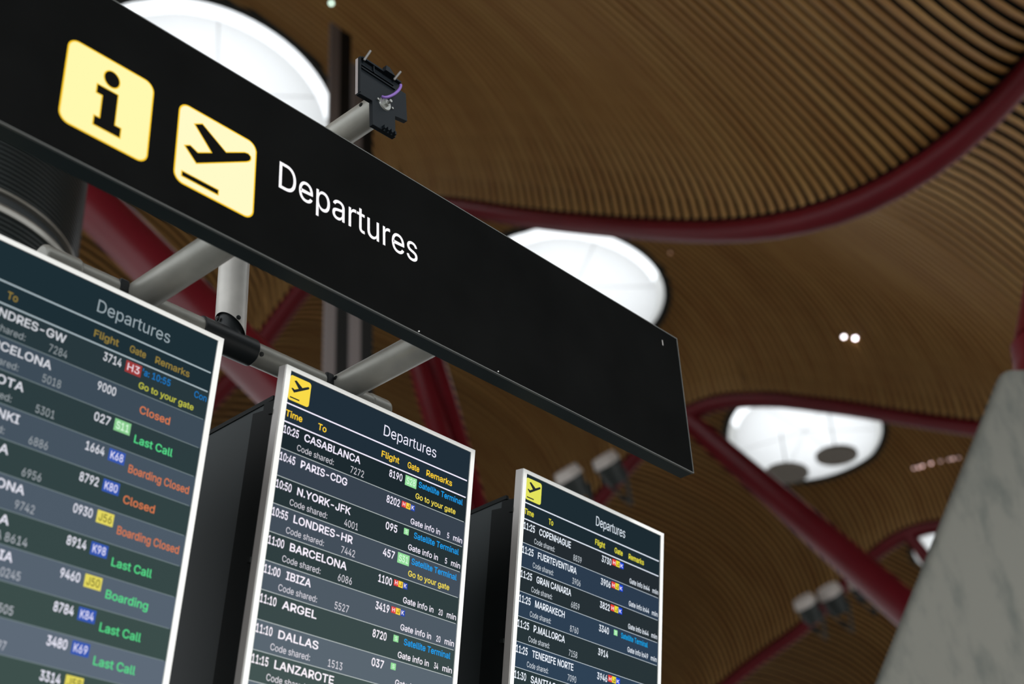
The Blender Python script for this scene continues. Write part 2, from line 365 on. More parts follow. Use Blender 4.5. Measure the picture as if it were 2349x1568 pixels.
# Plain sans lettering drawn as outlines: character, advance, then loops of points (base-90 pairs, 2000 units per em)
GLYPHS = """
 +S
'+x(z2W*E2W*7.E)-.E
-1C.m,j)v,j)v+S.m+S
.+S)P)>)i);)~)3*5)#*D(m*M(V*P(>*M(%*D&m*5&Y)~&J)i&A)P&>)8&A(~&J(k&Y([&m(R(%(O(>(R(V([(m(k)#(~)3)8);
01C,E2f-22_-s2I.P2&/%1R/O0s/p0*0,/10:..0?,}0:+p0,*m/q)u/O),/&(K.Q&x-t&U-2&@,E&9+Y&@*t&U*:&x)e(K);),(w)u(_*m(P+p(L,}(P..(`/1(w0*)<0s)f1R*;2&*u2I+Y2_ ,v1K,E1P+r1K+F1:*}0{*]0U*A0%*,/I)y.d)p-u)m,})p,*)y+<*,*U*A)y*])J*})#+F(f+r(T,E(O,v(T-D(f-j)#./)J.I)y._*U.n+<.x,*.{,}.x-u.n.d._/I.I0%./0U-j0{-D1:
11C-M2W+i2W)=0k)=/;,!1:,)1:,)&G-M&G )*(Y/~(Y/~&G)*&G
21C,B2f,~2b-X2T..2?.Y2!/!1]/A13/W0b/f01/j/X/h/3/a.j/U.E/D-}/--T.k-*.D,W-r+~-;+B*h(f*h(^/z(^/z&G(m&G(m(K,T,I,z,q->-9-Y-Z-r-y.).;.7.W.B.u.H/7.J/V.H/z.?0=.10Y-z0r-c1+-G1;-)1G,d1N,?1P+u1M+R1E+318*u1%*^0k*L0O*>00*7/j*4/C(p/C(u/~)%0X)=1.)]1X*&1}*T2>++2T+c2b
31C(x2W/X2W/X1R,&-R,&-h,o-j-T-a.3-M.f-0/3,i/U,=/n+i/}+40%*X/}){/n)E/T(q/2(F.e&~.3&a-W&J,w&>,4&9+R&=*v&H*?&Z)k&u)@(9(y(`(^)0(L)b(C*>)m*>)r)x)~)Y*3)?*I))*d(r+$(c+G(X+k(R,5(P,^(R-((Y-K(g-k(w.*)1.?)K.O)j.Y*1.]*X.Y*}.Q+C.B+d.-,$-n,>-J,S,},d,K,m+n,p*p,p*p-|-f1:-f1A(x1A
41C,o2W.72W)k+&)k*|0N*|0N)e(;)e(;*t -X.E.y.E.y&G-X&G-X*(-X*Z
51C(t,z)Q2W/L2W/L1A*d1A*B.$*F.$*_.7*{.G+>.T+`.^,&.d,K.f,y.c-H.Z-r.L.;.9.^-}.}-a/<-?/R,w/f,N/s,#/{+Q/~*}/y*=/j)_/Q)(/0(T.d(+.3&f-Y&M,{&>,:&9+[&=+$&I*N&^)}&y)V(>)7(e(z)4(k)d(d*;***;*0)y*:)]*J)C*_),*v(u+6(f+S(Y+t(R,:(P,c(S-,(^-M(n-l)&.*)B.>)c.M**.V*Q.Z*{.V+J.M+r.=,:.(,Z-j,w-J-1-(-B,^-K,4-O+n-M+K-G+*->*g-1*L,~*6,m
61C,z2W.N2W*e-/*Y-/*d-B*q-T+$-e+7-t+L.$+c.0+|.8,:.=,V.>-6.:-m.-.B-s.m-U/5-0/R,a/i,./u+R/z*q/u*3/g)V/N(~//(O.d((.6&e-_&L-%&>,E&9+d&>++&L*R&e*$(*)Y(R):)%)!)[(q*;(l*{(p+P(z,))0,_)L->)s.%*H.t ,E-8+{-5+W-++7,x*v,d*^,J*J,,*;+f*3+@*0*t*3*J*;*#*J)]*^)=*v)#+7(j+W(Z+{(P,E(M,l(P-3(Z-R(j-o)#.+)=.?)].M*!.V*H.Y*q.V+>.M+e.?,+.+,I-o,c-R,x-3-+,l-4
71C(i2W/}2W/}1:+$&G)S&G.Q1:.Q1A(i1A
81C,E2f-!2b-X2U..2B.Z2(/!1c/B1=/X0n/g0?/k/i/f/3/W._/>.2.y-i.P-L.!-;.!-6.G-,.j,y/-,c/J,G/c,)/w+b0*+;03*p06*D01)k/~)9/e(i/B(@.u&z.D&_-i&J-+&=,E&9+_&=*}&J*E&_)q&z)G(@)$(i(i)9(Y)k(T*D(W*p(`+;(o+b)&,))?,G)[,c)|,y*B-,*h-6*h-;*9-L)m-h)J.2)2._)!/3(z/i(~0?)00n)F1=)e1c*.2(*Z2B+02U+f2b ,E1Q+}1N+[1H+>1<+#1,*j0u*W0]*J0A*B0#*@/_*B/=*J.{*W.`*j.G+#.3+>.!+]-s+~-k,E-i,h-k-,-s-I.!-d.3-z.G.0.`.>.{.F/=.H/_.F0#.>0A.10]-|0u-f1,-K1<-.1H,i1N ,E,V+w,T+P,K+-,>*j,+*O+p*9+T**+6)|*q)y*K)|*)*))e*8)H*L)/*g(v+*(f+M(X+u(Q,E(N,q(Q-<(X-_(f-~(v.;)/.P)H.`)e.i*).l*K.i*q.`+6.O+T.9+p-{,+-[,>-8,K,n,T
91C,D2f-%2a-_2R.62:.e1v//1M/O0z/g0C/u/e/z/$/v.N/k-w/X-@/=,b.s+y.@+,+m&G*;&G.$,p.1,p.%,]-u,K-e,:-R,+-=+z-%+p,j+h,O+c,4+a+T+f*z+s*H,,)y,J)T,o)7-?(}-r(p.M(l/.(q/m)!0I):0~)Z1O*%1w*S2;++2R+d2a ,D1Q+{1N+W1E+715*w0|*_0b*K0C*</|*3/V*1/.*3.b*<.;*K-u*_-V*w-<+7-(+W,t+{,k,D,h,k,k-2,t-R-&-o-<.+-U.?-t.M.:.V.`.Y/,.V/U.M/|.?0B.+0b-p0|-S15-31E,k1N
:+S)P)>)i);)~)3*5)#*D(m*M(V*P(>*M(%*D&m*5&Y)~&J)i&A)P&>)8&A(~&J(k&Y([&m(R(%(O(>(R(V([(m(k)#(~)3)8); )P/C)i/@)~/7*5/(*D.q*M.[*P.B*M.**D-q*5-^)~-N)i-E)P-B)8-E(~-N(k-^([-q(R.*(O.B(R.[([.q(k/((~/7)8/@
A1y&i&G+o2W-M2W1W&G0*&G-d.&-U.O-F/!-5/W,~09,i1$,P1w,k1w,R1#,=07,*/U+u.|+f.N+X.&);&G )n+i/S+i )n*R/S*R
B1I(e&G(e2W,c2W-J2S.)2G.]23/+1t/N1S/j1-/}0_0,0000/[0./20%.j/u.J/d.0/O-u/8-b.y-Q.^-D.@-:.@-1.a-,/$,}/E,l/d,T/~,809+r0J+J0T*z0X*F0T)q0H)A04(r/t(K/N(+.|&l.D&W-^&K,n&G ,a1@*/1@*/-a,]-a-$-c-F-j-f-v.%.+.=.?.P.W.`.s.h/6.k/W.f0&.U0M.;0o-r1,-A1; ,q,N*/,N*/(_,k(_-V(d.4(s._)0.{)Q/0)x/6*G/3*j/*+-.x+K.d+f.K+}.-,4-g,B-@,K
C2Z-<2f-o2d.D2[.s2O/D2=/n2&081h0[1H0z1$190Y1N0.1`/Z1l/&0E/&0;/I0//i/{0)/h0B/R0Y/:0n.{0~._10.A1;-}1C-]1G-<1I,Z1C,!14+J0u*x0P*P0!*0/G)t.b)f-t)a,})f,*)t+<*0*W*Q)|*y)N+K)*,!(l,[([-<(V-](W-}(].A(e._(p.{(}/:)2/R)F/h)]/{)w0/*70;*V0E*x1l*x1`*E1O)r19)F0{({0[(W09(8/o&y/D&c.t&P.D&D-p&<-<&9,B&@+O&V*c&z*!(N)H)/(x)x(W*p(C+r(=,}(C.-(W/.(x0%)H0o*!1P*c2$+O2I,B2_
D2J(e&G(e2W*/2W*/&G )K1@)K2W,C2W-F2Q.@2</01w/r1G0L0i0x/~1;/,1N.-1T-#1N+v1;*v0x*!0K)8/p(X/,().:&c-=&N,6&G)Q&G)Q(_,-(_,}(d-f(t.F)2.y)W/E*)/f*a/|+D0.,002-#0.-r/|.^/f/@/F/w.{0H.I0m-l1+-)1;,:1@
E0Y(e&G(e2W/X2W/X1@*/1@*/-b/6-b/6,I*/,I*/(_/^(_/^&G
F0H(e&G(e2W/Q2W/Q1@*/1@*/-R/!-R/!,:*/,:*/&G
G2p-72f-l2c.C2Z.t2M/E2;/p2#0:1e0^1D0}0}1;0U1Q0*1c/X1n/(0D/(08/H0*/g/v0%/d0?/N0V/70k.z0|._1/.A1:-}1B-[1G-81I,X1C+}14+I0v*x0Q*P0!*0/G)t.b)f-t)a,})f,*)t+=*0*X*Q)}*y)N+K)*,#(l,^([->(V-w(Z.M(g.|({/I);/l)_0,*-0A*]0M+60R+q0z+j-Z+j-Z-#1v-#1v+l1p*w1^*-1?)G0r(i0@(8/a&n.z&P.1&?->&9,B&@+N&V*b&z)}(O)G)0(w)y(V*q(C+r(=,}(C.-(V/.(w0%)G0o)}1P*a2$+L2I,>2_
H2i(e2W*/2W*/-h0$-h0$2W1K2W1K&G0$&G0$,P*/,P*/&G(e&G
I.!(*2W-@2W-@1@+H1@+H(_-@(_-@&G(*&G(*(_)~(_)~1@(*1@
J0--E2W.l2W.l*Y.b)Z.E(k-r(.-4&^,F&B+M&9*T&B)g&^)((.(T(k(8)Z(.*Y(.+5)T+5)T*Y)Z){)k)K*))%*L(f*x(U+M(P,!(U,M(f,q)%-/)K-?){-E*Y
K1_(e2W*/2W*/.g*.,B*/+^*/&G(e&G /F2W1:2W,N-M,G-M)c*Y)c,0)z,O*5,n*L-/*d-L*|-i+8.)+P.D+j.`,&.{ +S-+,H.51:&G/W&G
L0%(e2W*/2W*/(_/A(_/A&G(e&G
M55(e&G(e2W*f2W-O+Q-V+A-]+.-e*u-l*^-t*E-|*+.))m.1)R.9)9.@(|.G(d.M(N.1(N.7(d.>(z.F)6.N)P.V)j._*(.g*B.o*[.w*s/!+-/)+@/0+Q1s2W3t2W3t&G2O&G2O-l2O.%2O.>2O.X2O.t2P/42P/P2Q/o2R002R0N2S0m2T1.2T1K2a1K2V1,2L0h2A0G270&2,/d1~/E1t/(1j.h1a.N1W.61O-~1I-l.w&G-b&G+0-l+)-}*}.5*u.L*l.f*c/$*X/A*N/`*C0!*80C*-0e)~1*)r1K*#1K*#11*$0r*%0T*&07*&/u*(/V*(/9*).x*).[*).@**.&**-l**&G
N2v(e&G(e2W*F2W.y+H/)+6/6*}/E*d/T*H/f*+/w)g0-)E0>)!0P(Z0>(W0:(}07)F05)j04*103*R02*q02+202+K02+b022W1X2W1X&G/v&G+p-j+`.(+O.C+>.`+,.~*t/D*_/j*F08*+0h)i1A*#1D*&0o*)0@**/o*,/F*-.|*/.Z*/.=*0.#*0-l*0&G
O3.-;2f.42_/&2I/o2$0R1P1-0o1Y0%1z/.22.-28,}22+r1z*p1Y)x1-)/0R(N/o&z/&&V.4&@-;&9,B&@+O&V*d&z*#(N)I)/(y)x(W*p(C+r(=,}(C.-(W/.(y0%)I0o*#1P*d2$+O2I,B2_ -;1I,[1C,#14+K0v*y0Q*Q0#*1/H)t.c)f-t)a,})f,*)t+<*1*V*Q){*y)M+K)),#(k,[([-;(V-w([.R(k/*))/X)M0#){0E*V0^+<0m,*0q,}0m-u0^.d0E/H0#0#/X0R/*0v.R14-w1C
P12(e&G(e2W,V2W-E2S.+2D.d2-/71i/^1A/{0p050=0A/b0E/%0A.G05-l/{-8/^,f/7,?.d+z.++c-E+S,V+N)m+N)m,f,Q,f-(,i-S,r-x-$.:-:.R-S.e-q.r.6.y.Z.|/%.y/M.r/r.e07.R0T.:0n-x1%-R15-&1>,P1A*/1A*/&G
R1;(e&G(e2W,X2W-G2S.,2F.e2//81m/_1G/}0w060E0B/k0G//0B.O06-v/}-D/_,u/8,P.e,2.,+y-F+l,X+g)R+g)R-!,S-!-*-%-T-.-y-;.;-M.S-d.f.!.s.B.{.e.}//.{/V.s/z.f0=.S0Y.;0q-y1(-T16-)1>,R1A*/1A*/&G ,L,J.(,J0m&G/1&G
S16,F2f-,2b-h2U.B2A.s2%/@1b/b1:/{0k0/0;06/d.n/d.b07.J0`.%1#-U1;,}1I,B1N+t1L+M1D+*19*g1(*L0q*70X*(0>){/~)x/_)|/>**.~*<.f*S.Q*m.@+..2+K.&+i-y,)-q-6-T-T-K-t-@.9-4.Z-%.z,p/<,[/X,D/q,)0)+g08+D0B*x0E*K0@)r01)>/u(l/S(B/(&z.Q&]-r&G-.&:,?&5+T&9*p&E*5&Y)_&v)3(<(m(e(R)7(A)k(8*G)c*G)i)~)v)^*-)@*E))*c(q+((b+L(W+s(P,?(N,m(Q-;(X-b(f.((v.E)/.^)I.p)f.z**.~*M.{*l.r+*.c+A.N+T.6+f-v+u-U,%-3,2,k,=+J,`*X,z)s-?)=-h(s.<([.t(T/X(Y04(i0g)&19)I1a)t2&*I2B+$2U+b2b
T1:(,2W0V2W0V1@-%1@-%&G+]&G+]1@(,1@
U2i(e2W*/2W*/+?*2*l*=*@*O)t*i)P+,)1+Q(u+}(c,Q(W-+(S-a(W.5(c.`(u/))1/H)P/a)t/s*@/~*l0$+?0$2W1K2W1K+51F*M15)k0v)10P(Y/~(./F&g.c&L-x&<-+&7,9&<+N&L*k&g*3(.)a(Y):)1({)k(k*M(e+5
V1y&i2W):2W+[+x+j+Q+y+#,/*I,B)g,X({,q(),U(),n(|-()i-;*J-L+#-[+R-i+x0)2W1W2W-Q&G+t&G
W6N&i2W)62W*}+d+*+B+2*|+:*Y+B*7+I)p+Q)L+X))+_(a+f(;+U(;+](a+d))+k)L+s)p+{*7,&*Y,/*|,7+B,@+d..2W/g2W1T+d1^+B1g*|1o*Y1w*72!)p2*)L22))29(a2@(;2.(;25(a2<))2D)L2K)p2S*72[*Y2d*|2l+B2t+d4`2W6-2W3&&G1H&G/N.P/C.|/8/N/.0!/!0V.u13.k1p/*1p.|16.r0[.i0)._/U.R/$.F.P,M&G*m&G
Y1j&i2W)G2W+[.|+r.W,*.4,=-n,N-I,b,|,t,M,?,M,R,},e-K,w-p-..6-A.X-V.|/j2W1G2W-=+}-=&G+s&G+s+}
Z1%(=2W0-2W0-1T+,*7*r)s*Y)R*B)2*)(n)m(N)T(.)E(Y)p([*=(]*g(^+4(_+_(_,,(_03(_03&G(?&G(?(I-H/r-^04-t0S..0r.E14.]1R.t1q/&1F.X1D./1B-a1A-61A,h1@,>1@(=1@
a/z+`/q+|/p,>/l,_/g-!/^-B/P-b/@-}/+.:.l.O.J.`.#.i-Q.l,x.l&G-N&G-N(T-F(T-<(B-.(0,y&y,d&g,K&W,/&I+j&>+D&8*w&6*G&9)x&B)N&Q))&g(f($(K(E(8(k(-):())j(,*7(4*Z(B*y(U+6(m+L),+^)J+m)k+x*1,$*T,-*x,3+?,8+k,=,4,B,S,E,n,I-&,O-8,V-C,`-J,n-L,~-L-%-J-D-D-`-:-w-,.0,w.@,a.N,F.X,(._+c.a+@._*}.X*a.O*H.B*3.4)}.#)o-n)c-[)Y-I(>-l(R.;(l.a)./!)P/<)u/O*@/_*i/i+6/o -L+W-E+Q-:+L-,+G,w+C,d+>,O+;,:+7,$+4+l+1+X+/+H+-+:++*y+%*^*|*C*t*+*j)r*])a*M)S*:)K*!)I)d)K)J)R)4)^(})m(m*#(`*9(T*R(M*n(H+0(G+[(J,%(S,H(b,e(v,})1-4)K-A)i-I*+-L*J
d0f.72W/W2W/W&G.;&G.;(b./(b.$(Q-t(>-d(*-P&s-9&`,z&O,Y&A,3&9+c&7+$&<*H&L)q&h)C(1(y(_(Y):(B)y(5*d(0+U(5,F(C-0(Z-o(z.I)D.x)r/@*I/[+$/l+c/q,4/n,Z/f,{/X-:/H-Q/6-e.~-t.k.$.X...H.7.H +u._+G.Z*{.M*W.9*:-y)~-W)k-/)],_)T,.)R+V)T*~)]*L)k){)~)R*;)0*X(p*|(Z+H(N+u(J,E(N,m(Z-3(o-Q).-j)O-})x..*I.7*|.9+V.7,1./,c-}-3-j-Z-Q-{-4.:,m.N,E.Z
e0<+v/q,C/o,m/h-9/[-`/J.&/4.H.u.g.R/#.+/9-Y/I-$/R,E/U+`/U+.)&+.)&,:.o,:.5+p.3,D.+,r-y->-g-c-O.$-2.>,m.P,E.[+v._+J.[*~.O*[.=*=.#*#-c)l-@)],w)T,O)Q,%)Q+>)T*e)_*4)o)f*))A*D)#*e(h+.(V+W(L,)(H,F(J,c(N,|(U-8(a-M(n-a(~-q)6.!)K.-)e/I)G/;(}/&(Z.i(;.J&{.%&d-Z&P-/&B,[&9,(&7+=&<*X&L)|&i)J(2(}(`([);(C)y(5*b(0+Q(5,@(C-*([-i(|.D)H.t)x/>*R/Z+4/k
f,|+R3&+m3%,(3#,=2},N2y,[2u,f2q,G1c,@1e,81h,.1j+~1l+q1m+a1n+?1k+#1a*l1Q*^1;*T0|*Q0Y*Q&G)2&G)20t)51A)@1f)P2*)g2D*%2Z*D2m*g2y+.3# ,H/g&T/g&T.X,H.X
g0g+d/q,4/n,[/g,|/Y-;/H-R/6-f/!-v.k.&.X.1.H.<.H.</g/X/g/X&5/S%R/D$x/,$I.g$!.>#a-k#H-6#8,Y#.+z#++C#-*o#5*B#A)w#Q)S#f)6#}(x$:(c$V(Q$s)]%Q)h%A)v%0*)$z*;$i*Q$Z*l$L+.$B+Q$<+z$:,W$?-/$N-Y$h-{%/.2%^.9&;.9(v..(v.#(e-s(R-c(?-P(,-9&w,z&g,X&Z,2&S+b&Q+%&U*J&e)s&})E(C({(n(Z)E(C*%(5*j(0+Y(5,I(C-2(Z-q(z.J)D.x)s/@*J/[+%/l +v._+H.Z*|.M*X.9*;-z)~-X)k-2)],c)T,3)R+])T+))^*U)k*+*!)b*;)B*Y))*}(r+H(g+v(c,F(g,n(q-4)&-Q)@-k)_-~*(.0*S.8+&.;+].8,5.0,f-~-5-k-[-R-|-5.:,n.N,F.Z
h0H(U2W)u2W)u-e)_-e)y.H*>.{*g/C+9/]+l/l,G/q,y/m-J/c-t/P.</7.[.t.t.L/+-y/6-C/9,b/9&G-v&G-v,V-q-2-b-a-G.+-#.F,U.W,#.]+].Z+;.R*y.E*^.3*F-w*3-Z*$-:)x,p)u,E)u&G(U&G
i+((U/g)u/g)u&G(U&G )82v)O2t)d2l)v2_*(2M*02:*32#*01k*(1W)v1F)d19)O11)81/(~11(j19(X1F(J1W(A1k(?2#(A2:(J2M(X2_(j2l(~2t
k/i(U2W)u2W)u&G(U&G -_/g/?/g+K+k+=+k)n*G)n,&*&,& *_+N+Y,I/W&G-r&G
l+U(U2W)u2W)u)V)w)7){({*%(j*2(^*C(V*Z(T*g(T*p(T*x(U*~(V+((W+.(Y+D&L+9&J+,&G*z&E*k&D*]&C*M&B)s&G)F&V)$&p(i(7(Z(b(U):
m4m,6/t,l/o-=/^-e/@.&.w.>.J.L-s.;-s.F.;.W.[.m.y/+/7/H/L/i/^01/j0V/r0~/t1M/q1v/h2@/W2c/@3#/!3<.[3N.13Y-[3^-!3^&G2=&G2=,|28-R2)-{1k.;1I.O1$.[0Y.`09.^/w.U/[.I/D.9/1.%.~-j.r-O.l-2.j,o.j&G-I&G-I---E-T-6-w,{.8,[.N,8.[+k.`+M.^+1.V*r.J*Y.:*C.$*2-h*#-J)x-()u,])u&G(U&G(U/g)r/g)s-u)i-u)v.?**.b*?/!*W/;*r/O+3/`+R/k+r/r
n0G,G/q,y/m-J/c-t/P.</7.Z.t.t.L/+-y/6-C/9,b/9&G-v&G-v,V-q-2-b-a-G.+-#.F,U.W,#.]+].Z+;.R*y.E*^.3*F-w*3-Z*$-:)x,p)u,E)u&G(U&G(U/g)q/g)r-e)_-e)y.H*>.{*g/C+9/]+l/l
o0R+z/q,b/k-C/Z-{/?.O.v.y.G/>-l/V--/e,C/j+R/e*c/V)z/>);.y(a.O(2-{&i-C&L,b&<+z&7+8&<*V&L)|&i)J(2(~(a(]);(D)z(5*c(0+R(5,C(D--(]-l(~.G)J.v)|/?*V/Z+8/k +z._+J.Y*}.L*X.6*:-u)~-R)k-*)],X)T,))R+R)T*})]*M)k)})~)T*:)2*X(q*}(Z+J(M+z(I,N(M,y(Z-A(q-a)2-y)T.0)}.>*M.F*}.H+R.F,).>,X.0-)-y-R-a-u-A.6,y.L,N.Y
p0f,J/q-,/l-e/[.</@.j.x/4.I/S-o/j-0/x,F/|+U/x*d/j)y/S):/4(_.j(1.<&h-f&L--&<,K&7+{&9+T&A+4&O*u&`*^&s*J(**:(>*-(Q)~(b)u(b)u#;(U#;(U/g)r/g)r.H)~.H*-.X*9.k*H.~*[/6*s/H+2/X+R/f+y/n ,8._+h.Z+@.N*y.:*[-{*C-Z*0-3)~,c)v,1)s+V)v*|)~*I*0)x*C)O*]).*z(o+A(Z+i(N,8(J,f(N-1(Z-T(p-r)0./)R.B){.O*L.W*~.Z+V.X,..O,_.B-/./-W-s-y-U.9-2.M,f.Z
r-+,*/r,4/q,?/q,K/q,V/p,`/p,h/o,h.O,b.P,X.Q,L.S,=.T,..U+z.U+W.S+7.L*u.?*Z..*D-v*2-]*#-@)x,})u,Z)u&G(U&G(U/g)q/g)q.L)y.L*..q*G/3*h/M+1/b+Y/n
s/I+Q/q,(/n,T/f,}/X-C/F-b/0-|.q.5.R.E.2.R-j-=-O-1-l,|.*,f.A,H.T,#.`+R.d+&.a*].U*<.D*!.-)p-n)k-O)o-5)y,z*.,h*F,W*g,I+2,>,K,!-/+k-c+Q..+2.J*i.[*<.a)g.]);.P(o.;(J-z(*-V&k--&T,X&D,#&:+G&7*q&9*A&A)r&N)K&a))&x(i(8(P(Y(?)!(3)M)M)g)Z)@)o(}*.(f*O(T*v(J+F(G+x(K,F(V,j(j-()%-8)A-=)`-:)x-1*2,}*E,g*U,J*c,(*m*a+/)}+B)I+](}+|(a,F(O,s(J-I(N-t(Z.>(o.b)./$)P/?)x/T*H/d*y/n
t,G(o1h*21h*2)T*4)6*;(z*F(h*W(Z*o(R+0(P+8(P+B(Q+M(R+Y(T+e(U+p(W,*&J+y&G+k&D+[&B+K&@+;&?+,&?*J&D)s&U)I&s)+(=(u(n(o)K +t/g&T/g&T.X+t.X
u0H(U/g)u/g)u*V){){*.)L*H)&*k(g+:(V+l(P,3(S,T([,s(i-2({-I)6-])S-k)t-s*>-v*h-v/g/9/g/9&G-z&G-z)I.1)I-r(e-O(2-&&j,U&P,!&B+H&=*s&@*E&K)x&^)S&v)4(:(w(b(e)5(Y)k(U*L
y/z&k/g):/g+$*m+5*>+D)m+Q)>+^(n+j(A+w&r+J&r+W(A+e(n+q)?+~)m,0*?,@*m.,/g/V/g+t%.+d$e+P$C+<$&+$#k*i#W*M#I*/#>)k#8)H#6)4#6(~#8(n#:(`#=(T#@(K#C(h$R(|$N)7$J)L$I)b$K)u$Q**$[*:$j*I$~*W%;*d%[*|&D
"""
_A = "!#$%&()*+,-./0123456789:;<=>?@ABCDEFGHIJKLMNOPQRSTUVWXYZ[]^_`abcdefghijklmnopqrstuvwxyz{|}~"
GLYPH = {}
for _row in GLYPHS.strip('\n').split('\n'):
    def _n(t):
        return (_A.index(t[0]) * len(_A) + _A.index(t[1]) - 400) / 2000
    _loops = [[(_n(q[i:i + 2]), _n(q[i + 2:i + 4])) for i in range(0, len(q), 4)] for q in _row[3:].split(' ') if q]
    GLYPH[_row[0]] = (_n(_row[1:3]), _loops)
CAPH = max(p[1] for p in GLYPH['H'][1][0])
_txt = {}
_gm = {}


def _inside(p, poly):
    c = False
    for (x0, y0), (x1, y1) in zip(poly, poly[1:] + poly[:1]):
        if (y0 > p[1]) != (y1 > p[1]) and p[0] < (x1 - x0) * (p[1] - y0) / (y1 - y0) + x0:
            c = not c
    return c


def glyph_mesh(ch):
    if ch not in _gm:
        loops = GLYPH[ch][1]
        holes = [any(j != i and all(_inside(p, o) for p in lp) for j, o in enumerate(loops)) for i, lp in enumerate(loops)]
        v, f = [], []
        for i, lp in enumerate(loops):
            if holes[i]:
                continue
            grp = [lp] + [h for j, h in enumerate(loops) if holes[j] and all(_inside(p, lp) for p in h)]
            n = len(v)
            for g in grp:
                v += g
            f += [tuple(k + n for k in t) for t in tessellate_polygon([[Vector((x, y, 0)) for x, y in g] for g in grp])]
        _gm[ch] = (v, f)
    return _gm[ch]


def text_mesh(s, x0, x1, z, cap, y, bold=0.0):
    """Lettering in the x,z plane: baseline z, capitals cap tall, from x0 to x1."""
    key = (s, round(bold, 4))
    if key not in _txt:
        v, f = [], []
        steps = [(0, 0)] if bold < 0.006 else [(math.cos(PI * k / 4) * bold * 0.75, math.sin(PI * k / 4) * bold * 0.75) for k in range(8)]
        pen = 0.0
        for ch in s:
            gv, gf = glyph_mesh(ch)
            for dx, dz in steps:
                n = len(v)
                v += [(pen + x + dx, z_ + dz) for x, z_ in gv]
                f += [tuple(i + n for i in t) for t in gf]
            pen += GLYPH[ch][0]
        _txt[key] = (np.array(v), f)
    v, f = _txt[key]
    xa, xb = v[:, 0].min(), v[:, 0].max()
    sx = (x1 - x0) / (xb - xa)
    sz = cap / CAPH
    mb = MB()
    mb.v = [Vector((x0 + (p[0] - xa) * sx, y, z + p[1] * sz)) for p in v]
    mb.f = f
    return mb


def round_rect(x0, x1, z0, z1, r, n=8):
    p = []
    for cx, cz, a in ((x1 - r, z1 - r, 0), (x0 + r, z1 - r, 90), (x0 + r, z0 + r, 180), (x1 - r, z0 + r, 270)):
        p += [(cx + r * math.cos(math.radians(a + 90 * k / n)), cz + r * math.sin(math.radians(a + 90 * k / n))) for k in range(n + 1)]
    return p


def offset_poly(poly, d):
    """Grow a polygon outwards by d (mitred)."""
    a = sum(poly[i][0] * poly[(i + 1) % len(poly)][1] - poly[(i + 1) % len(poly)][0] * poly[i][1] for i in range(len(poly)))
    s = -1 if a > 0 else 1
    out = []
    n = len(poly)
    for i in range(n):
        p0, p1, p2 = (Vector(poly[(i + k) % n]).to_2d() for k in (-1, 0, 1))
        e1, e2 = (p1 - p0).normalized(), (p2 - p1).normalized()
        n1 = Vector((-e1.y, e1.x)) * s
        n2 = Vector((-e2.y, e2.x)) * s
        m = n1 + n2
        k = max(0.35, 1 + n1.dot(n2))
        q = p1 + m * (d / k)
        out.append((q.x, q.y))
    return out


def flat(poly, y):
    return MB().add([(x, y, z) for x, z in poly], [tuple(range(len(poly)))])


# aircraft pictogram in a unit square (x right, z up), shared by the sign and the screens
PLANE = [(0.205, 0.807), (0.293, 0.859), (0.608, 0.666), (0.846, 0.799), (0.890, 0.808), (0.920, 0.789), (0.922, 0.757), (0.905, 0.728), (0.870, 0.700),
         (0.255, 0.338), (0.108, 0.475), (0.168, 0.509), (0.264, 0.469), (0.438, 0.566)]
DASH = [(0.098, 0.094), (0.541, 0.094), (0.541, 0.147), (0.098, 0.147)]

# ================================================================== the setting
# Ceiling: bamboo slats run along X between wavy red beams that cross the hall every 9 m.
CX, CY, CZ = CAM
BEAM_X = [CX - 5 + 9 * k for k in range(9)]
WAVE = [(-12.5, 10.4), (-9, 12.2), (-7, 13.2), (-4, 13.85), (-1, 13.2), (1.0, 12.0), (2.3, 11.1), (3.5, 10.33), (4.1, 9.98), (4.7, 9.82), (5.3, 9.75), (5.9, 9.77), (6.5, 9.9), (7.4, 10.24),
        (8.5, 10.85), (9.9, 11.7), (11.0, 12.4), (12.1, 13.2), (13, 13.62), (13.9, 13.78), (14.8, 13.66), (15.5, 13.3), (16.5, 12.65), (17.2, 12.25),
        (18.5, 11.9), (20, 11.35), (21.5, 10.5), (23, 9.95), (24, 9.85), (25, 10.0), (27, 11.0), (29, 12.4), (31, 13.5), (32.3, 13.8), (34, 13.3),
        (36, 12.0), (38, 10.8), (40, 10.0), (42, 9.8), (46, 11.5), (50, 13.7)]
WY = np.array([p[0] for p in WAVE])
WZ = np.array([p[1] for p in WAVE])


def _smooth_wave():
    ys = np.arange(-12.5, 50, 0.1)
    z = np.interp(ys, WY, WZ)
    k = np.exp(-0.5 * (np.arange(-15, 16) / 5.0) ** 2)
    k /= k.sum()
    zp = np.concatenate([np.full(15, z[0]), z, np.full(15, z[-1])])
    return ys, np.convolve(zp, k, 'valid')


_ys, _zs = _smooth_wave()


def beam_z(y):                              # y measured from the camera, result above the camera
    return np.interp(y, _ys, _zs)


R_Y = (0, 3, 3.75, 4.9, 6.2, 7.4, 8.9, 10.4, 11.9, 13.9, 15.9, 17.4, 18.9, 20.4, 21.6, 23, 26, 30, 46)
R_Z = (-2.0, -1.25, -0.8, 0.2, 1.0, 1.45, 2.0, 2.25, 2.0, 1.72, 2.0, 2.25, 2.0, 1.4, 0.95, 0.5, 1.2, 2.0, 1.5)
R_Z2 = (0.6, 0.7, 0.75, 0.85) + R_Z[4:]


def rise(y, x):
    """How far the middle of a bay stands above its beams; the bay nearest the open light sags at its edge."""
    return np.where(np.asarray(x, float) < 13, np.interp(y, R_Y, R_Z), np.interp(y, R_Y, R_Z2))


